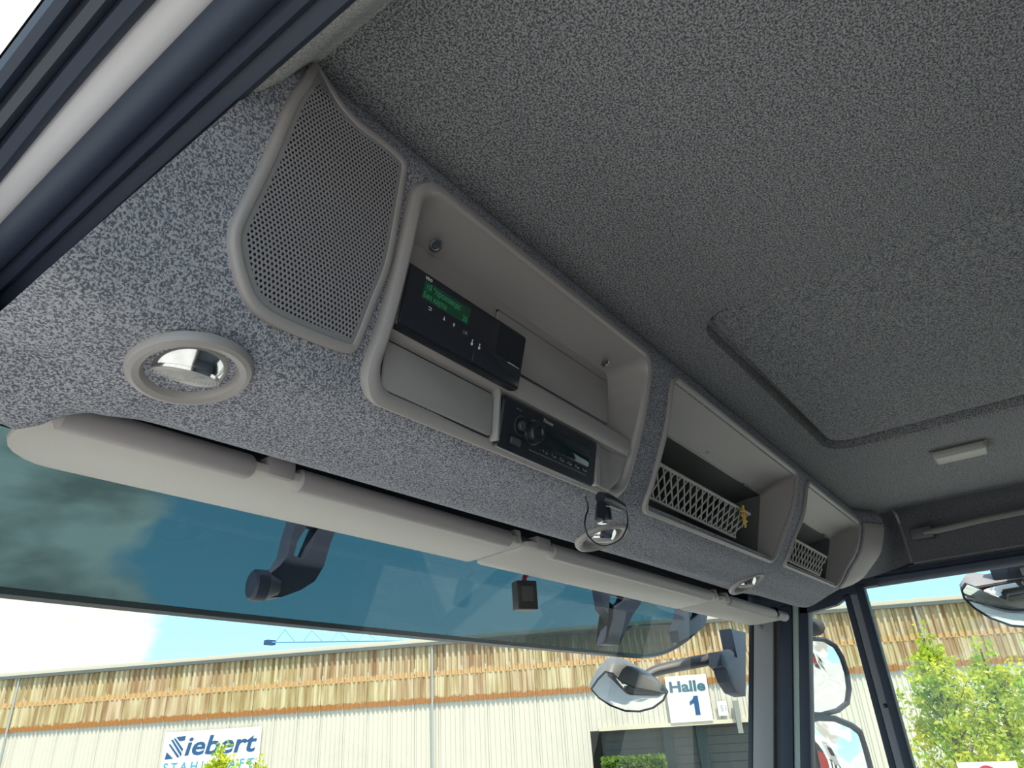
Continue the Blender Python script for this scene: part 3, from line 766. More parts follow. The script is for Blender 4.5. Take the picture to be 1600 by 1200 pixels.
visor(.197, .893, 'long pale grey sun visor with rounded end, nearest the camera', [(.405, .462), (.862, .885)], .055)
visor(.903, 1.70, 'middle pale grey sun visor behind the hanging black box', [(.915, .975), (1.655, 1.69)], .02)
visor(1.71, 2.235, 'farthest pale grey sun visor, below the smaller storage bin', [(1.725, 1.765), (2.12, 2.14)], .012, .04)

# ------------------------------------------------------------------ usb plug and cable under the console
t = thing('charger_plug', tuple(at(945, 800, 1, .42)), 'black charging plug with cable loop hanging below the right corner of the radio console', 'plug')
def P1(px, py, y=.42): return at(px, py, 1, y)
bm = BM(); tube(bm, [P1(938, 777), P1(948, 780), P1(962, 787), P1(972, 792)], [.0075, .0085, .0075, .006], 12); obj('angled_head', bm, 'black', t)
bm = BM(); a, b = P1(939, 786), P1(937, 812); c_ = (a + b) / 2
tube(bm, [a, c_, b], [.0085, .0085, .0082], 4); bmesh.ops.bevel(bm, geom=bm.edges[:], offset=.0015, segments=2, affect='EDGES'); obj('plug_body', bm, 'satin', t)
bm = BM(); q = P1(941, 817); box(bm, q.x - .006, q.x + .006, q.y - .004, q.y + .004, q.z - .0015, q.z + .003, .0005); obj('usb_tip', bm, 'chrome', t)
bm = BM(); L = [(974, 790), (979, 800), (981, 814), (978, 828), (970, 842), (957, 850), (943, 853), (930, 848), (919, 837), (914, 822), (915, 808), (919, 795), (917, 784), (914, 776)]
tube(bm, spline([P1(*p) for p in L], 5), .0011, 8); obj('cable', bm, 'black', t)
bm = BM(); q = P1(954, 806); box(bm, q.x - .004, q.x + .004, q.y, q.y + .01, q.z - .005, q.z + .012, .001); obj('socket', bm, 'black', t)

# ------------------------------------------------------------------ ceiling handle
t = thing('ceiling_pull', (1.91, .055, .52), 'small light grey rectangular pull on the felt ceiling near the right door', 'handle')
bm = BM(); q0, q1 = at(1458, 712, 2, .548), at(1540, 693, 2, .548)
cx = (q0.x + q1.x) / 2; ya, yb = sorted((q0.y, q1.y))
box(bm, cx - .032, cx + .032, ya, yb, .530, .551, .007, 3); obj('cover', bm, 'plastic_lt', t)
bm = BM(); box(bm, cx - .036, cx + .036, ya - .004, yb + .004, .547, .5515, .002); obj('base', bm, 'plastic_dk', t)

# ------------------------------------------------------------------ box hanging at the windscreen
t = thing('toll_box', tuple(at(820, 955, 1, .80)), 'small dark grey box hanging on a red cable behind the visors', 'box')
q = at(820, 931, 1, .80); h = .5 * (at(820, 907, 1, .80) - at(820, 955, 1, .80)).length
rot = Matrix.Translation(q) @ Matrix.Rotation(math.radians(-28), 4, 'Z')
bm = BM(); box(bm, -.0215, .0215, -.013, .013, -h * .92, h * .92, .0025, 2, rot); obj('housing', bm, plain('box_grey', (.045, .045, .045), .45), t)
bm = BM(); box(bm, -.012, .012, -.0138, -.012, -.012, .016, .0004, 1, rot); obj('sticker', bm, plain('box_sticker', (.09, .09, .088), .5), t)
bm = BM(); tube(bm, spline([at(821, 912, 1, .80), at(819, 903, 1, .80), at(824, 897, 1, .80), at(823, 884, 1, .79)], 4), .0045, 8); obj('cable', bm, 'red', t)

# ------------------------------------------------------------------ outside sun shield of smoked acrylic
def shield():
    t = thing('outside_sun_shield', (1.3, 1.1, .19), 'teal smoked acrylic sun shield mounted outside above the windscreen', 'sun shield')
    def zb(x):
        return .205 + .0 * x
    bm = BM(); xs = [-.05 + i * (2.63 / 60) for i in range(61)]
    def yo(x, z): u = abs((x - 1.3) / 1.3); return 1.02 + (.42 - z) * .62 - .05 * u ** 3
    top, bot = [], []
    cols = []
    for x in xs:
        zb_ = .213
        if x > 2.22: q = (x - 2.22) / .36; zb_ += .17 * (1 - math.sqrt(max(0, 1 - min(1, q) ** 2)))
        if x < .10: q = (.10 - x) / .15; zb_ += .05 * q * q
        cols.append([V((x, yo(x, zb_ + (.42 - zb_) * k / 8), zb_ + (.42 - zb_) * k / 8)) for k in range(9)])
    F_ = cols; Bk = [[p + V((0, .004, .0)) for p in c] for c in cols]
    rings(bm, F_, False); obj('tinted_panel', bm, 'smoke', t)
    bm = BM(); path = [c[0] for c in cols]
    R = [[p + V((0, -.004, .0075)), p + V((0, -.005, -.002)), p + V((0, .004, -.006)), p + V((0, .009, 0)), p + V((0, .002, .0085))] for p in path]
    rings(bm, R, True, True, True); obj('lower_lip', bm, plain('lip_grey', (.05, .06, .065), .35), t)
    return yo
yo = shield()
def bracket(poly, slot, y, label, th=.035, boss=None, dist=.02):
    c = at(*poly[0], 1, y)
    t = thing('shield_bracket', tuple(at(poly[len(poly) // 2][0], poly[len(poly) // 2][1], 1, y)), label, 'bracket', 'black brackets of the outside sun shield')
    A = [at(px, py, 1, y) for px, py in poly]
    bm = BM()
    if slot:
        # outer ring split against the slot so that the slot is open
        Bp = [at(px, py, 1, y) for px, py in slot]; n = len(A)
        # resample slot to the same number of points
        m = len(Bp); per = []
        for i in range(n):
            # nearest point on the slot outline to each outer point
            best = None
            for j in range(m):
                a, b = Bp[j], Bp[(j + 1) % m]; ab = b - a; k = max(0, min(1, (A[i] - a).dot(ab) / ab.length_squared)); p = a + ab * k
                if best is None or (p - A[i]).length < (best - A[i]).length: best = p
            per.append(best)
        d = V((0, th, 0)); rings(bm, [[p for p in per], A, [p + d for p in A], [p + d for p in per], per], True)
        bmesh.ops.remove_doubles(bm, verts=bm.verts, dist=.0002)
    else: prism(bm, A, (0, th, 0), .003)
    obj('arm', bm, 'rubber', t)
    if boss:
        bm = BM(); q = at(boss[0], boss[1], 1, y + .0); lathe(bm, q + V((-.012, 0, 0)), (1, -.2, 0), [(.020, 0), (.024, .004), (.024, .022), (.018, .03), (.012, .045)], 24); obj('pivot', bm, 'rubber', t)
    return t
bracket([(468, 800), (530, 815), (516, 850), (506, 885), (492, 908), (470, 922), (440, 933), (418, 934), (405, 925), (408, 908), (424, 898), (438, 885), (450, 866), (456, 838)],
        [(482, 818), (500, 822), (490, 845), (480, 870), (470, 872), (459, 868), (463, 850), (472, 832)], .98, 'black slotted bracket of the outside sun shield, left one below the long visor', .03, (402, 915))
bracket([(936, 900), (1010, 925), (1000, 945), (988, 962), (968, 1008), (946, 1006), (957, 968), (944, 950)],  # the long lower arm stands in for a dark reflection
        [(955, 922), (978, 930), (973, 945), (962, 950), (952, 940)], 1.0, 'black slotted bracket of the outside sun shield, middle one behind the middle visor, lengthened to stand in for a dark reflection', .03)
bracket([(1068, 935), (1108, 950), (1102, 978), (1086, 990), (1062, 1003), (1058, 985), (1066, 960)],
        [(1080, 948), (1094, 952), (1091, 970), (1086, 972), (1078, 970)], 1.0, 'black slotted bracket of the outside sun shield, right one near the windscreen pillar', .03)

# ------------------------------------------------------------------ outside mirrors
def lens_mirror(name, label, outline, top, y, depth, glass_mat='mirror', tiltx=0, cat='mirror'):
    pass
def front_mirror():
    y = 1.18
    t = thing('ramp_mirror', tuple(at(985, 1115, 1, y)), 'grey teardrop front mirror on a long arm outside the windscreen, beside the hall number sign', 'mirror')
    g = [(922, 1076), (933, 1060), (945, 1048), (958, 1051), (970, 1064), (990, 1073), (1015, 1078), (1043, 1083), (1038, 1094), (1022, 1106), (1000, 1112), (976, 1111), (952, 1102), (934, 1090)]
    o_ = [(921, 1075), (931, 1056), (945, 1041), (960, 1038), (980, 1042), (1002, 1054), (1026, 1068), (1045, 1081), (1039, 1093), (1022, 1104), (1000, 1108), (976, 1107), (952, 1098), (934, 1087)]
    C = at(985, 1082, 1, y); N = V((-.45, -.35, -.82)).normalized()
    def onp(px, py, off=0): d = ray(px, py); return d * ((C.dot(N) - off) / d.dot(N))
    G = [onp(*p) for p in g]; O = [onp(*p, .03) for p in o_]; cg = sum(G, V()) / len(G); co = sum(O, V()) / len(O)
    bm = BM(); rings(bm, [[cg + (p - cg) * 1.0 for p in G], [cg + (p - cg) * .985 + N * .004 for p in G], [cg + (p - cg) * .955 + N * .004 for p in G], [cg + (p - cg) * .94 for p in G]], True); obj('rim', bm, 'black', t)
    R = [[cg + (p - cg) * k + N * (.010 * (1 - k * k) + .0005) for p in G] for k in (.955, .8, .6, .4, .2, .02)]
    bm = BM(); rings(bm, R, True, False, True); obj('mirror_glass', bm, 'mirror', t, smooth=80)
    R = [G, O] + [[co + (p - co) * k - N * d for p in O] for k, d in ((.96, .02), (.8, .05), (.5, .068), (.06, .073))]
    bm = BM(); rings(bm, R, True, False, True); obj('shell', bm, plain('mirror_shell_grey', (.15, .155, .16), .4), t, smooth=60)
    pts = [at(1000, 1066, 1, y + .06), at(1020, 1050, 1, y + .03), at(1060, 1040, 1, y - .04), at(1100, 1032, 1, y - .1), at(1140, 1024, 1, y - .16)]
    bm = BM(); tube(bm, spline(pts, 5), [.020 + .007 * min(1, i / 12) for i in range(21)], 12, flat=.8); obj('arm', bm, 'plastic_dk', t)
    bm = BM(); yy = 1.0
    prism(bm, [at(px, py, 1, yy) for px, py in ((1142, 982), (1152, 985), (1166, 988), (1166, 1088), (1152, 1082), (1141, 1065), (1136, 1045), (1128, 1040), (1126, 1018), (1144, 1016), (1150, 1030), (1153, 1028))], (0, .05, 0), .004)
    obj('bracket', bm, 'rubber', t)
front_mirror()

def side_mirror(label, poly, x, name='side_mirror', depth=.10, face_dir=None):
    """poly: outline of the glass in image points, put in a plane turned towards the driver"""
    t = thing(name, tuple(at(poly[0][0], max(p[1] for p in poly), 0, x)), label, 'mirror')
    # plane through the mirror centre, normal pointing back and inward
    cx = sum(p[0] for p in poly) / len(poly); cy = sum(p[1] for p in poly) / len(poly)
    C = at(cx, cy, 0, x); N = V(face_dir).normalized()
    G = []
    for px, py in poly:
        d = ray(px, py); G.append(d * (C.dot(N) / d.dot(N)))
    C = sum(G, V()) / len(G)
    bm = BM(); rings(bm, [[C + (p - C) * k + N * n for p in G] for k, n in ((1.14, -.02), (1.13, .004), (1.08, .008), (1.02, .004), (1.0, -.002), (.99, -.006))], True); obj('frame', bm, 'rubber', t)
    bm = BM(); rings(bm, [[C + (p - C) * k + N * (.012 * (1 - k * k) - .001) for p in G] for k in (1.01, .8, .6, .4, .2, .02)], True, False, True); obj('mirror_glass', bm, 'mirror', t, smooth=80)
    bm = BM(); rings(bm, [[C + (p - C) * k - N * n for p in G] for k, n in ((1.14, .018), (1.12, .05), (1.0, depth * .8), (.7, depth), (.1, depth * 1.05))], True, False, True); obj('shell', bm, plain('mirror_shell', (.035, .05, .06), .35), t, smooth=80)
    return t, C, N, G
fd = (-.62, -.75, -.06)
t1, C1, N1, G1 = side_mirror('upper rounded side mirror outside the quarter window', [(1260, 1006), (1270, 1002), (1288, 1003), (1304, 1012), (1314, 1028), (1322, 1052), (1325, 1075), (1322, 1096), (1308, 1107), (1285, 1113), (1272, 1112), (1265, 1102), (1263, 1080), (1260, 1040)], 2.72, face_dir=(-.42, -.9, -.14))
t2, C2, N2, G2 = side_mirror('lower large side mirror outside the quarter window, cut by the bottom edge', [(1267, 1130), (1280, 1127), (1305, 1128), (1330, 1138), (1343, 1148), (1352, 1175), (1360, 1205), (1366, 1245), (1364, 1290), (1350, 1310), (1320, 1318), (1302, 1300), (1290, 1240), (1278, 1180)], 2.72, face_dir=(-.38, -.92, .0))
# mirror carrier
t = thing('mirror_carrier', (2.72, .93, -.35), 'dark tubular carrier behind the two side mirrors', 'carrier')
bm = BM(); a = C1 + V((-.04, .13, .14)); b = C2 + V((-.04, .13, -.2)); tube(bm, [a, (a + b) / 2, b], .018, 12)
obj('upright_tube', bm, 'plastic_dk', t)
bm = BM(); pts = [at(1262, 975, 0, 2.62), at(1275, 980, 0, 2.66), at(1290, 987, 0, 2.72)]
tube(bm, [V((2.50, .80, .30)), pts[1], a], [.03, .03, .018], 12); obj('upper_arm', bm, 'plastic_dk', t)

def kerb_mirror():
    x = 2.72
    t = thing('kerb_mirror', tuple(at(1570, 980, 0, x)), 'grey dome shaped kerb mirror outside the right door window', 'mirror')
    g = [(1501, 922), (1508, 912), (1525, 918), (1560, 912), (1600, 905), (1650, 900), (1690, 905), (1690, 940), (1660, 970), (1620, 982), (1580, 979), (1545, 966), (1520, 950), (1505, 935)]
    # the lower rim stands nearer than the upper: glass looks down and inward
    C = at(1595, 942, 0, x); N = V((-.80, -.12, -.45)).normalized()
    G = []
    for px, py in g:
        d = ray(px, py); G.append(d * (C.dot(N) / d.dot(N)))
    C = sum(G, V()) / len(G)
    bm = BM(); rings(bm, [[C + (p - C) * k + N * n for p in G] for k, n in ((1.0, -.006), (1.0, .003), (.97, .004), (.96, -.002))], True); obj('rim', bm, 'plastic_dk', t)
    bm = BM(); rings(bm, [[C + (p - C) * k + N * (.035 * (1 - k * k) - .002) for p in G] for k in (.97, .85, .7, .55, .4, .2, .02)], True, False, True); obj('mirror_glass', bm, 'mirror', t, smooth=80)
    bm = BM(); rings(bm, [[C + (p - C) * k - N * n + V((0, 0, n * .5)) for p in G] for k, n in ((1.0, .004), (.98, .02), (.85, .045), (.6, .062), (.3, .07), (.03, .072))], True, False, True); obj('shell', bm, plain('kerb_shell', (.30, .30, .34), .4), t, smooth=80)
    q = at(1585, 895, 0, x); bm = BM(); box(bm, q.x - .03, q.x + .05, q.y - .05, q.y + .06, q.z - .02, q.z + .06, .008); obj('mount', bm, 'rubber', t)
    a = at(1600, 858, 0, 2.58); tube_pts = [a, (a + q) / 2, q]; bm = BM(); tube(bm, tube_pts, .02, 10); obj('stay', bm, 'rubber', t)
    bm = BM(); q2 = at(1598, 880, 0, 2.66); box(bm, q2.x - .01, q2.x + .01, q2.y - .012, q2.y + .012, q2.z - .035, q2.z + .03, .003); obj('clamp', bm, 'plastic', t)
kerb_mirror()

# ------------------------------------------------------------------ outside: yard, hall, sky line
GZ = -2.2
bm = BM(); rings(bm, [[V((x, y, GZ)) for x in (-150, -40, 0, 40, 150)] for y in (-150, -40, 0, 40, 150)], False)
obj('ground', bm, plain('yard_concrete', (.47, .47, .455), .9, vary=.18, vscale=.35), kind='structure', origin=(0, 0, GZ))['label'] = 'pale concrete yard'

D = 30.0; HD = V((.46, -.888, 0)).normalized(); HN = V((HD.y, -HD.x, 0))      # along the facade; HN points to us
if HN.dot(V((1, .5, 0))) > 0: HN = -HN
def H(a, z, n=0): return -HN * D + HD * a + V((0, 0, z)) + HN * n               # facade point: a metres along, z, n towards us
def fa(px, py, n=0):
    d = ray(px, py); k = -(D - n) / d.dot(HN); p = d * k; return p.dot(HD), p.z
Z1, Z2 = 3.72, 1.42
def corrugated(w_, h_, amp, nr, step=True):
    prof = []
    for i in range(nr):
        x = w_ * i / nr; q = w_ / nr
        prof += [(x, 0), (x + q * .35, 0), (x + q * .5, amp), (x + q * .85, amp)] if step else []
    prof.append((w_, 0)); return prof
def sheet_mesh(name, w_, h_, amp, nr, mat):
    me = bpy.data.meshes.new(name); pr = corrugated(w_, h_, amp, nr)
    vs_ = [(x, -d, 0) for x, d in pr] + [(x, -d, h_) for x, d in pr]; n = len(pr)
    me.from_pydata(vs_, [], [(i, i + 1, n + i + 1, n + i) for i in range(n - 1)]); me.materials.append(mat); return me
def weathered():
    m, nt, b = newmat('weathered_fibreglass'); b.inputs['Roughness'].default_value = .7
    t = nt.nodes.new('ShaderNodeTexCoord'); oi = nt.nodes.new('ShaderNodeObjectInfo')
    # streaks running down, different on each sheet
    ad = nt.nodes.new('ShaderNodeVectorMath'); ad.operation = 'ADD'; nt.links.new(t.outputs['Object'], ad.inputs[0])
    cb = nt.nodes.new('ShaderNodeCombineXYZ'); ml = nt.nodes.new('ShaderNodeMath'); ml.operation = 'MULTIPLY'; ml.inputs[1].default_value = 90
    nt.links.new(oi.outputs['Random'], ml.inputs[0]); nt.links.new(ml.outputs[0], cb.inputs[0]); nt.links.new(cb.outputs[0], ad.inputs[1])
    mp = nt.nodes.new('ShaderNodeMapping'); mp.inputs['Scale'].default_value = (9, 9, .5); nt.links.new(ad.outputs[0], mp.inputs[0])
    n = nt.nodes.new('ShaderNodeTexNoise'); n.inputs['Scale'].default_value = 1; n.inputs['Detail'].default_value = 6; nt.links.new(mp.outputs[0], n.inputs['Vector'])
    r = nt.nodes.new('ShaderNodeValToRGB'); a = r.color_ramp.elements; a[0].position = .34; a[0].color = (.25, .15, .06, 1); a[1].position = .62; a[1].color = (.53, .45, .28, 1)
    a.new(.48).color = (.37, .28, .14, 1); nt.links.new(n.outputs['Fac'], r.inputs[0])
    # greenish or orange tint per sheet
    hs = nt.nodes.new('ShaderNodeHueSaturation'); mr = nt.nodes.new('ShaderNodeMapRange'); mr.inputs['To Min'].default_value = .485; mr.inputs['To Max'].default_value = .512
    nt.links.new(oi.outputs['Random'], mr.inputs[0]); nt.links.new(mr.outputs[0], hs.inputs['Hue']); nt.links.new(r.outputs[0], hs.inputs['Color'])
    # rust along the lower edge
    sp = nt.nodes.new('ShaderNodeSeparateXYZ'); nt.links.new(t.outputs['Object'], sp.inputs[0])
    n2 = nt.nodes.new('ShaderNodeTexNoise'); n2.inputs['Scale'].default_value = 5; nt.links.new(ad.outputs[0], n2.inputs['Vector'])
    m2 = nt.nodes.new('ShaderNodeMath'); m2.operation = 'MULTIPLY_ADD'; m2.inputs[1].default_value = -.35; nt.links.new(n2.outputs['Fac'], m2.inputs[0]); nt.links.new(sp.outputs['Z'], m2.inputs[2])
    r2 = nt.nodes.new('ShaderNodeValToRGB'); b2 = r2.color_ramp.elements; b2[0].position = 0; b2[0].color = (1, 1, 1, 1); b2[1].position = .05; b2[1].color = (0, 0, 0, 1); nt.links.new(m2.outputs[0], r2.inputs[0])
    mi = nt.nodes.new('ShaderNodeMixRGB'); nt.links.new(r2.outputs[0], mi.inputs[0]); nt.links.new(hs.outputs[0], mi.inputs[1]); mi.inputs[2].default_value = (.31, .13, .03, 1)
    nt.links.new(mi.outputs[0], b.inputs['Base Color']); return m
hall_white = plain('cream_sheet', (.55, .52, .44), .6, vary=.06, vscale=1.5)
hall = thing('industrial_hall', tuple(H(0, GZ)), 'long industrial hall with weathered yellow sheets above a cream corrugated wall', 'building')
rz = math.atan2(HD.y, HD.x)
A0, A1 = -40.0, 22.0
PW = 1.0
WE = weathered(); [n_ for n_ in WE.node_tree.nodes if n_.type == 'MAPPING'][0].inputs['Scale'].default_value = (4, 4, .35); WU = WE.copy(); WU.name = 'weathered_fibreglass_upper'; [n_ for n_ in WU.node_tree.nodes if n_.type == 'MIX_RGB'][0].inputs[2].default_value = (.50, .33, .15, 1)
m_up = sheet_mesh('upper_sheet', PW - .015, Z1 - Z2 - .98, .085, 4, WU)
m_lo = sheet_mesh('lower_sheet', PW - .015, 1.02, .03, 5, WE)
m_wall = sheet_mesh('wall_sheet', PW - .01, 1.0, .03, 5, hall_white)
base = W[hall.name]
def put(name, me, a, z, n=0, sz=1):
    o = bpy.data.objects.new(name, me); COL.objects.link(o); o.parent = hall; o.location = H(a, z, n) - base; o.rotation_euler = (0, 0, rz); o.scale = (1, 1, sz)
    # the sheet's ribs must stand towards us
    return o
sgn = 1 if (Matrix.Rotation(rz, 3, 'Z') @ V((0, -1, 0))).dot(HN) > 0 else -1
DA0, DA1 = fa(936, 1140)[0], fa(1250, 1130)[0]
a = A0
while a < A1:
    put('roof_light_sheet', m_up, a, Z2 + .98, .06); put('weathered_sheet', m_lo, a, Z2 - .02, .10)
    inside_door = DA0 - .01 < a + PW / 2 < DA1
    if inside_door: put('wall_sheet', m_wall, a, .02, 0, Z2 + .06)
    else: put('wall_sheet', m_wall, a, GZ, 0, Z2 - GZ + .06)
    a += PW
def hprism(bm, a0, a1, z0, z1, n0, n1): prism(bm, [H(a0, z0, n0), H(a1, z0, n0), H(a1, z1, n0), H(a0, z1, n0)], HN * (n1 - n0))
bm = BM(); hprism(bm, A0, A1, Z1 - .02, Z1 + .15, .02, .22); obj('roof_fascia', bm, plain('fascia_cream', (.55, .50, .40), .5), hall, label='pale cream roof edge')
bm = BM(); hprism(bm, A0, A1, Z1 - .14, Z1 - .01, .12, .30); obj('gutter', bm, plain('gutter_grey', (.10, .11, .10), .5), hall, label='dark grey gutter')
bm = BM(); prism(bm, [H(A0, Z1, 0), H(A1, Z1, 0), H(A1, Z1 + .3, -14), H(A0, Z1 + .3, -14)], (0, 0, .05)); obj('roof', bm, plain('roof_grey', (.3, .3, .3), .8), hall)
bm = BM(); hprism(bm, A0, A1, GZ, Z1, -14, -13.8); obj('rear_wall', bm, hall_white, hall)
bm = BM(); hprism(bm, A0, A1, Z2 + .965, Z2 + 1.0, .05, .115); obj('seam_rail', bm, plain('seam_rust', (.52, .34, .15), .7), hall)
for pxy in ((35, 1065), (677, 1010), (1426, 950)):
    a_ = fa(*pxy)[0]; bm = BM(); tube(bm, [H(a_, Z1 - .1, .2), H(a_, Z2, .2), H(a_, GZ, .12)], .045, 8); obj('downpipe', bm, plain('pipe_grey', (.33, .36, .36), .5), hall)
# door opening with dark glass doors behind
bm = BM(); hprism(bm, DA0, DA1, 0, .14, .0, .10); obj('door_lintel', bm, plain('lintel_cream', (.58, .54, .40), .6), hall, label='pale cream door lintel')
bm = BM(); hprism(bm, DA0, DA1, GZ, .02, -1.3, -1.2); dd = obj('roller_door', bm, plain('dark_door', (.075, .085, .08), .4), hall, label='dark grey roller door')
for i in range(7):
    bm = BM(); hprism(bm, DA0 + .1, DA1 - .1, GZ + .3 * i + .02, GZ + .3 * i + .29, -1.2, -1.17); obj('door_slat', bm, plain('door_slat_grey', (.085, .092, .088), .4), dd)
for px in (1045, 1100):
    a_ = fa(px, 1160)[0]; bm = BM(); hprism(bm, a_ - .18, a_ + .18, GZ, .0, -1.15, -.85); obj('door_post', bm, plain('post_dark', (.03, .055, .055), .4), hall)
bm = BM(); q = fa(1152, 1120); hprism(bm, q[0] - .09, q[0] + .09, q[1] - .55, q[1] + .55, .12, .3); obj('wall_lamp', bm, plain('lamp_grey', (.22, .24, .22), .5), hall)

# signs on the hall
def signboard(name, pxs, th, label, mat, cat='sign'):
    a0 = fa(*pxs[0])[0]; a1 = fa(*pxs[1])[0]; z1 = fa(*pxs[0])[1]; z0 = z1 - pxs[2]
    t = thing(name, tuple(H((a0 + a1) / 2, z0, .15)), label, cat)
    bm = BM(); hprism(bm, min(a0, a1), max(a0, a1), z0, z1, .12, .12 + th); obj('board', bm, mat, t)
    lo = min(a0, a1)
    f = lambda x, v, n: H(lo + x, z1 - v, .12 + th + n * 20 + .004)
    return t, f, abs(a1 - a0)
sgw = plain('sign_white', (.72, .74, .72), .4); blue = plain('sign_blue', (.015, .075, .20), .4); cyan = plain('sign_cyan', (.06, .30, .50), .4)
t, f, w_ = signboard('company_sign', ((262, 1145), (412, 1133), 1.85), .03, 'white company sign reading Siebert Stahlkraft in blue, on the cream wall', sgw)
bm = BM(); cap = .62; xb = .22; vb = .98
text_mesh(bm, 'iebert', f, 0, .205 * w_, .165 * w_ / .73, shear=.18, bold=.02)
zz = [v.co.dot(HD) for v in bm.verts]; lo, hi = min(zz), max(zz); z_lo = f(0, 0, 0).dot(HD)
for v in bm.verts: v.co = v.co + HD * (z_lo + .235 * w_ + (v.co.dot(HD) - lo) * (.73 * w_ / (hi - lo)) - v.co.dot(HD))
def sp_(pts): prism(bm, [f(x * w_, v * w_, 0) for x, v in pts], HN * .01)
for pts in ([(.125, .045), (.222, .038), (.217, .078), (.165, .082)], [(.098, .055), (.118, .055), (.212, .15), (.207, .175)], [(.072, .066), (.09, .064), (.205, .190), (.198, .213)], [(.055, .105), (.068, .10), (.185, .215), (.165, .222)], [(.035, .232), (.045, .17), (.12, .228)]): sp_(pts)
obj('company_name', bm, blue, t, smooth=0)
bm = BM(); text_mesh(bm, 'STAHLKRAFT', f, .10, 1.46, .46, width=1.0, spacing=1.55, bold=.012, shear=.1)
zz = [v.co.dot(HD) for v in bm.verts]; lo, hi = min(zz), max(zz); tgt = w_ * .93
for v in bm.verts: v.co = v.co + HD * ((v.co.dot(HD) - lo) * (tgt / (hi - lo) - 1))
obj('second_line', bm, cyan, t, smooth=0)
t, f, w_ = signboard('hall_number_sign', ((1038, 1058), (1102, 1053), 1.62), .03, 'white square sign reading Halle 1 in dark blue above the hall door', sgw)
bm = BM(); text_mesh(bm, 'Halle', f, 0, .56, .52, bold=.035)
zz = [v.co.dot(HD) for v in bm.verts]; lo, hi = min(zz), max(zz)
for v in bm.verts: v.co = v.co + HD * ((v.co.dot(HD) - lo) * (w_ * .86 / (hi - lo) - 1) + w_ * .07)
obj('word', bm, plain('sign_teal', (.05, .12, .16), .4), t, smooth=0)
bm = BM(); prism(bm, [f(x_, v_, 0) for x_, v_ in ((.98, .74), (1.14, .74), (1.14, 1.40), (.96, 1.40), (.96, .98), (.80, 1.06), (.80, .93), (.93, .85))], HN * .01); obj('number', bm, blue, t, smooth=0)
t, f, w_ = signboard('small_number_sign', ((1119, 1096), (1134, 1095), .50), .02, 'small pale square sign right of the hall number sign', sgw)
bm = BM(); text_mesh(bm, '51', f, w_ * .25, .34, .28); obj('number', bm, plain('sign_pale_grey', (.35, .35, .37), .4), t, smooth=0)

# small red and white sign board near the right trees
def free_board():
    c = ray(1540, 1197).normalized() * 7.5
    t = thing('yard_sign', (c.x, c.y, GZ), 'white board with a red emblem at the bottom right in front of the trees', 'sign')
    n = -V((c.x, c.y, 0)).normalized(); u = V((-n.y, n.x, 0)); 
    if u.dot(V(CX)) < 0: u = -u
    up = V((0, 0, 1)); top = c + up * .03
    bm = BM(); prism(bm, [top - u * .22, top + u * .20 + up * 0, top + u * .20 - up * .5, top - u * .22 - up * .5], -n * .02); obj('board', bm, sgw, t)
    bm = BM(); lathe(bm, top - up * .10 + n * .001, n, [(.075, 0), (.075, .006), (.04, .006), (.04, 0)], 20, cap=False); obj('emblem', bm, plain('sign_red', (.55, .02, .06), .4), t)
    bm = BM(); tube(bm, [(c.x + .02, c.y, GZ), (c.x + .02, c.y, top.z - .1)], .03, 8); obj('pole', bm, 'steel', t)
free_board()

# tower crane far away
def crane():
    R_ = 260
    def c(px, py): return ray(px, py).normalized() * R_
    t = thing('tower_crane', tuple(V((c(640, 1003).x, c(640, 1003).y, GZ))), 'distant tower crane jib above the hall roof, left of the middle', 'crane')
    mat = plain('crane_blue', (.10, .22, .36), .6)
    a, b = c(412, 1004), c(720, 1000); bm = BM(); tube(bm, [a, b], .22, 5); obj('jib', bm, mat, t)
    apex = [c(445 + 42 * i, 984 + 1.0 * i) for i in range(7)]; bm = BM()
    for i, p in enumerate(apex):
        base_a = a + (b - a) * ((445 + 42 * i - 16 - 412) / 308); base_b = a + (b - a) * ((445 + 42 * i + 14 - 412) / 308)
        tube(bm, [base_a, p], .09, 4); tube(bm, [p, base_b], .09, 4)
    obj('bracing', bm, mat, t)
    bm = BM(); p = a + (b - a) * .02; box(bm, p.x - 1.0, p.x + 2.5, p.y - 1, p.y + 1, p.z - .8, p.z + .8, .2); obj('trolley', bm, plain('crane_dark', (.02, .06, .14), .6), t)
    m_ = a + (b - a) * .9; bm = BM(); tube(bm, [m_, V((m_.x, m_.y, GZ))], 1.0, 4); obj('mast', bm, mat, t)
crane()

# ------------------------------------------------------------------ trees
def leafmat(name, c1, c2):
    m, nt, b = newmat(name); t = nt.nodes.new('ShaderNodeTexCoord'); n = nt.nodes.new('ShaderNodeTexNoise'); n.inputs['Scale'].default_value = 2.2; n.inputs['Detail'].default_value = 3
    nt.links.new(t.outputs['Object'], n.inputs['Vector']); r = nt.nodes.new('ShaderNodeValToRGB'); a = r.color_ramp.elements; a[0].position = .38; a[0].color = (*c1, 1); a[1].position = .62; a[1].color = (*c2, 1)
    nt.links.new(n.outputs['Fac'], r.inputs[0]); nt.links.new(r.outputs[0], b.inputs['Base Color']); b.inputs['Roughness'].default_value = .55
    tl = nt.nodes.new('ShaderNodeBsdfTranslucent'); nt.links.new(r.outputs[0], tl.inputs[0]); mi = nt.nodes.new('ShaderNodeMixShader'); mi.inputs[0].default_value = .45
    out = nt.nodes['Material Output']; nt.links.new(b.outputs[0], mi.inputs[1]); nt.links.new(tl.outputs[0], mi.inputs[2]); nt.links.new(mi.outputs[0], out.inputs[0]); return m
LEAF = leafmat('spring_leaves', (.27, .47, .025), (.68, .68, .05)); LEAF2 = leafmat('shrub_leaves', (.07, .16, .02), (.17, .28, .04)); BARK = plain('bark', (.10, .07, .05), .9, vary=.3)
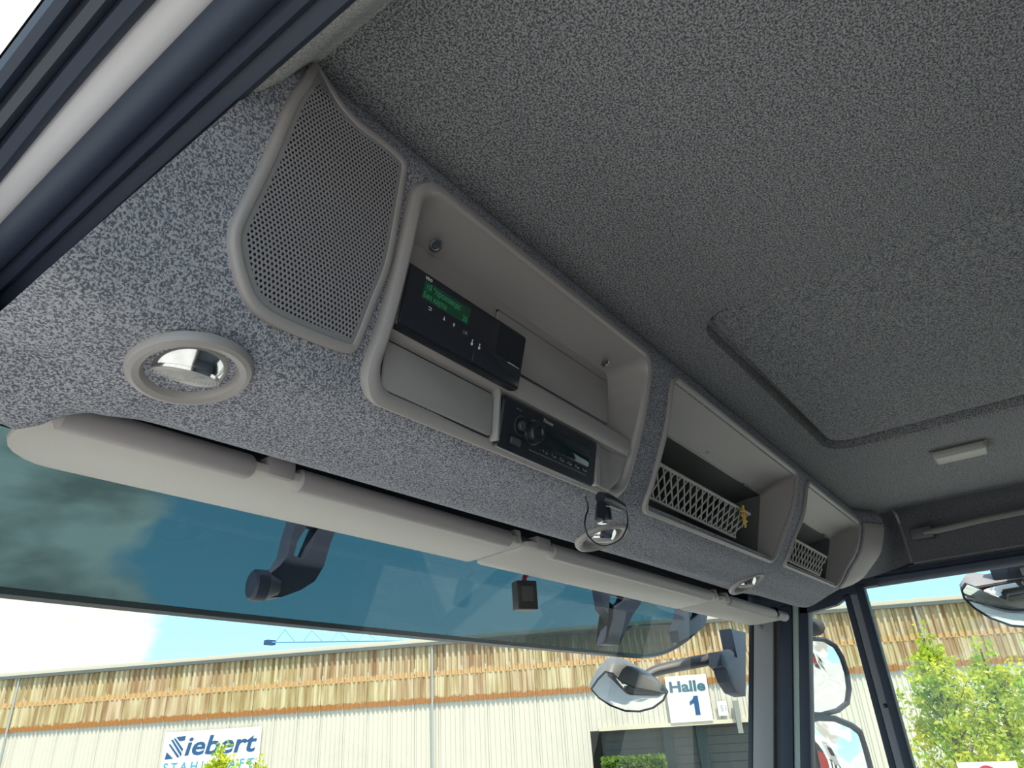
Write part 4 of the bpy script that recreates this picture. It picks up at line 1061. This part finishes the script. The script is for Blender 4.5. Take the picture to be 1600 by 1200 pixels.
def tree(px, py, dist, rad, label, nleaf, h_leaf=None, tops=1, leaf=.036, name='young_tree', seed=1):
    rd = random.Random(seed); top = ray(px, py).normalized() * dist; bx, by = top.x, top.y; Ht = top.z - GZ
    t = thing(name, (bx, by, GZ), label, 'tree')
    bm = BM(); tube(bm, [(bx, by, GZ), (bx + .03, by, GZ + Ht * .5), (bx, by, GZ + Ht * .97)], [.07, .045, .008], 8); obj('trunk', bm, BARK, t)
    bb = BM(); bl = BM(); cl = []
    nb = 46
    for i in range(nb):
        f = .12 + .86 * (i / nb); z0 = GZ + Ht * f * .9; an = i * 2.4 + rd.random(); rr = rad * (1.02 - f) ** .8 * rd.uniform(.6, 1.05)
        if rr < .1: rr = .1
        tip = V((bx + rr * math.cos(an), by + rr * math.sin(an), min(z0 + rr * 1.15, GZ + Ht))); st = V((bx, by, z0)); mid = (st + tip) / 2 + V((0, 0, -.08 * rr))
        tube(bb, spline([st, mid, tip], 2), [.014, .011, .008, .006, .003], 5)
        for k in range(6): 
            q = rd.uniform(.35, 1.08); cl.append((st + (tip - st) * q + V([rd.gauss(0, .07) for _ in range(3)]), rd.uniform(.05, .12)))
    cl.append((V((bx, by, GZ + Ht * .99)), .1)); cl.append((V((bx, by, GZ + Ht * .95)), .14))
    for i in range(int(nleaf * .62)):
        c, r = cl[rd.randrange(len(cl))]; p = c + V([rd.gauss(0, r * .6) for _ in range(3)]); 
        u = V([rd.gauss(0, 1) for _ in range(3)]).normalized(); w_ = u.cross(V([rd.gauss(0, 1) for _ in range(3)])).normalized(); s = leaf * rd.uniform(.6, 1.25)
        a_, b_, c_, d_ = p - u * s, p + w_ * s * .55, p + u * s, p - w_ * s * .55
        vv = [bl.verts.new(q) for q in (a_, b_, c_, d_)]; bl.faces.new(vv)
    obj('branches', bb, BARK, t, kind='stuff'); obj('foliage', bl, LEAF, t, kind='stuff', smooth=0)
tree(1440, 985, 11.0, 1.0, 'tall young tree with yellow green leaves, leftmost of three outside the right window', 11000, seed=3)
tree(1528, 1003, 11.6, 1.05, 'young leafy tree in the middle of the three outside the right window', 8500, seed=5)
tree(1612, 1010, 10.6, 1.0, 'young leafy tree cut by the right edge of the picture', 9000, seed=8)
tree(345, 1166, 15.0, 1.0, 'small leafy treetop in front of the company sign', 5200, seed=11, leaf=.045)
tree(400, 1185, 15.6, .8, 'lower leafy treetop right beside the one in front of the company sign', 3000, seed=13, leaf=.045)
# green shrub in the door opening
def shrub():
    a0, a1 = fa(942, 1180)[0], fa(1038, 1180)[0]; rd = random.Random(4); bl = BM(); zt = fa(990, 1181)[1]
    c = H((a0 + a1) / 2, GZ, .9); t = thing('door_shrub', tuple(c), 'dense green shrub in front of the dark hall door', 'shrub')
    for i in range(9000):
        p = H(rd.uniform(a0, a1), GZ + (zt - GZ) * rd.random() ** .6 + rd.gauss(0, .02), .9 + rd.gauss(0, .25)); u = V([rd.gauss(0, 1) for _ in range(3)]).normalized(); w_ = u.cross(V([rd.gauss(0, 1) for _ in range(3)])).normalized(); s = .08 * rd.uniform(.6, 1.2)
        bl.faces.new([bl.verts.new(q) for q in (p - u * s, p + w_ * s * .6, p + u * s, p - w_ * s * .6)])
    obj('foliage', bl, LEAF2, t, kind='stuff', smooth=0)
    bm = BM()
    for k in range(6): q = H(a0 + (a1 - a0) * (k + .5) / 6, GZ, .9); tube(bm, [q, q + V((0, 0, (zt - GZ) * .8))], [.03, .008], 5)
    obj('stems', bm, BARK, t)
shrub()

# ------------------------------------------------------------------ vehicles and a hall behind, seen only in the mirrors
def lorry(x, y, rot, col, label):
    t = thing('parked_lorry', (x, y, GZ), label, 'truck'); Mx = Matrix.Translation((x, y, GZ)) @ Matrix.Rotation(rot, 4, 'Z')
    m = plain('lorry_paint', col, .35)
    bm = BM(); box(bm, -1.2, 1.2, -1.1, 1.1, .7, 3.0, .15, 3, Mx); obj('cab', bm, m, t)
    bm = BM(); box(bm, -1.25, 1.25, -8.5, -1.4, 1.1, 3.4, .04, 1, Mx); obj('load_box', bm, plain('lorry_box', tuple(min(1, c * .6 + .3) for c in col), .5), t)
    bm = BM(); box(bm, -1.05, 1.05, 1.08, 1.13, 1.8, 2.7, .02, 1, Mx); obj('windscreen', bm, 'satin', t)
    bm = BM(); box(bm, -.5, .5, -8.3, .8, .7, 1.1, 0, 1, Mx); obj('chassis', bm, 'plastic_dk', t)
    for sx in (-1, 1):
        for wy in (.2, -6.2, -7.4):
            bm = BM(); lathe(bm, Mx @ V((sx * 1.1, wy, .5)), (1, 0, 0), [(.5, -.15), (.5, .15), (.3, .17), (.0, .12)][:3], 20); obj('wheel', bm, 'rubber', t)
lorry(7.5, -24, .2, (.55, .03, .03), 'red parked lorry in the yard behind, seen in the side mirror')
lorry(13.5, -27, .1, (.6, .6, .6), 'white parked lorry in the yard behind, seen in the side mirror')

# ------------------------------------------------------------------ lift everything so that the yard lies at z = 0
for o in list(sc.objects):
    if o.parent is None: o.location.z += UP
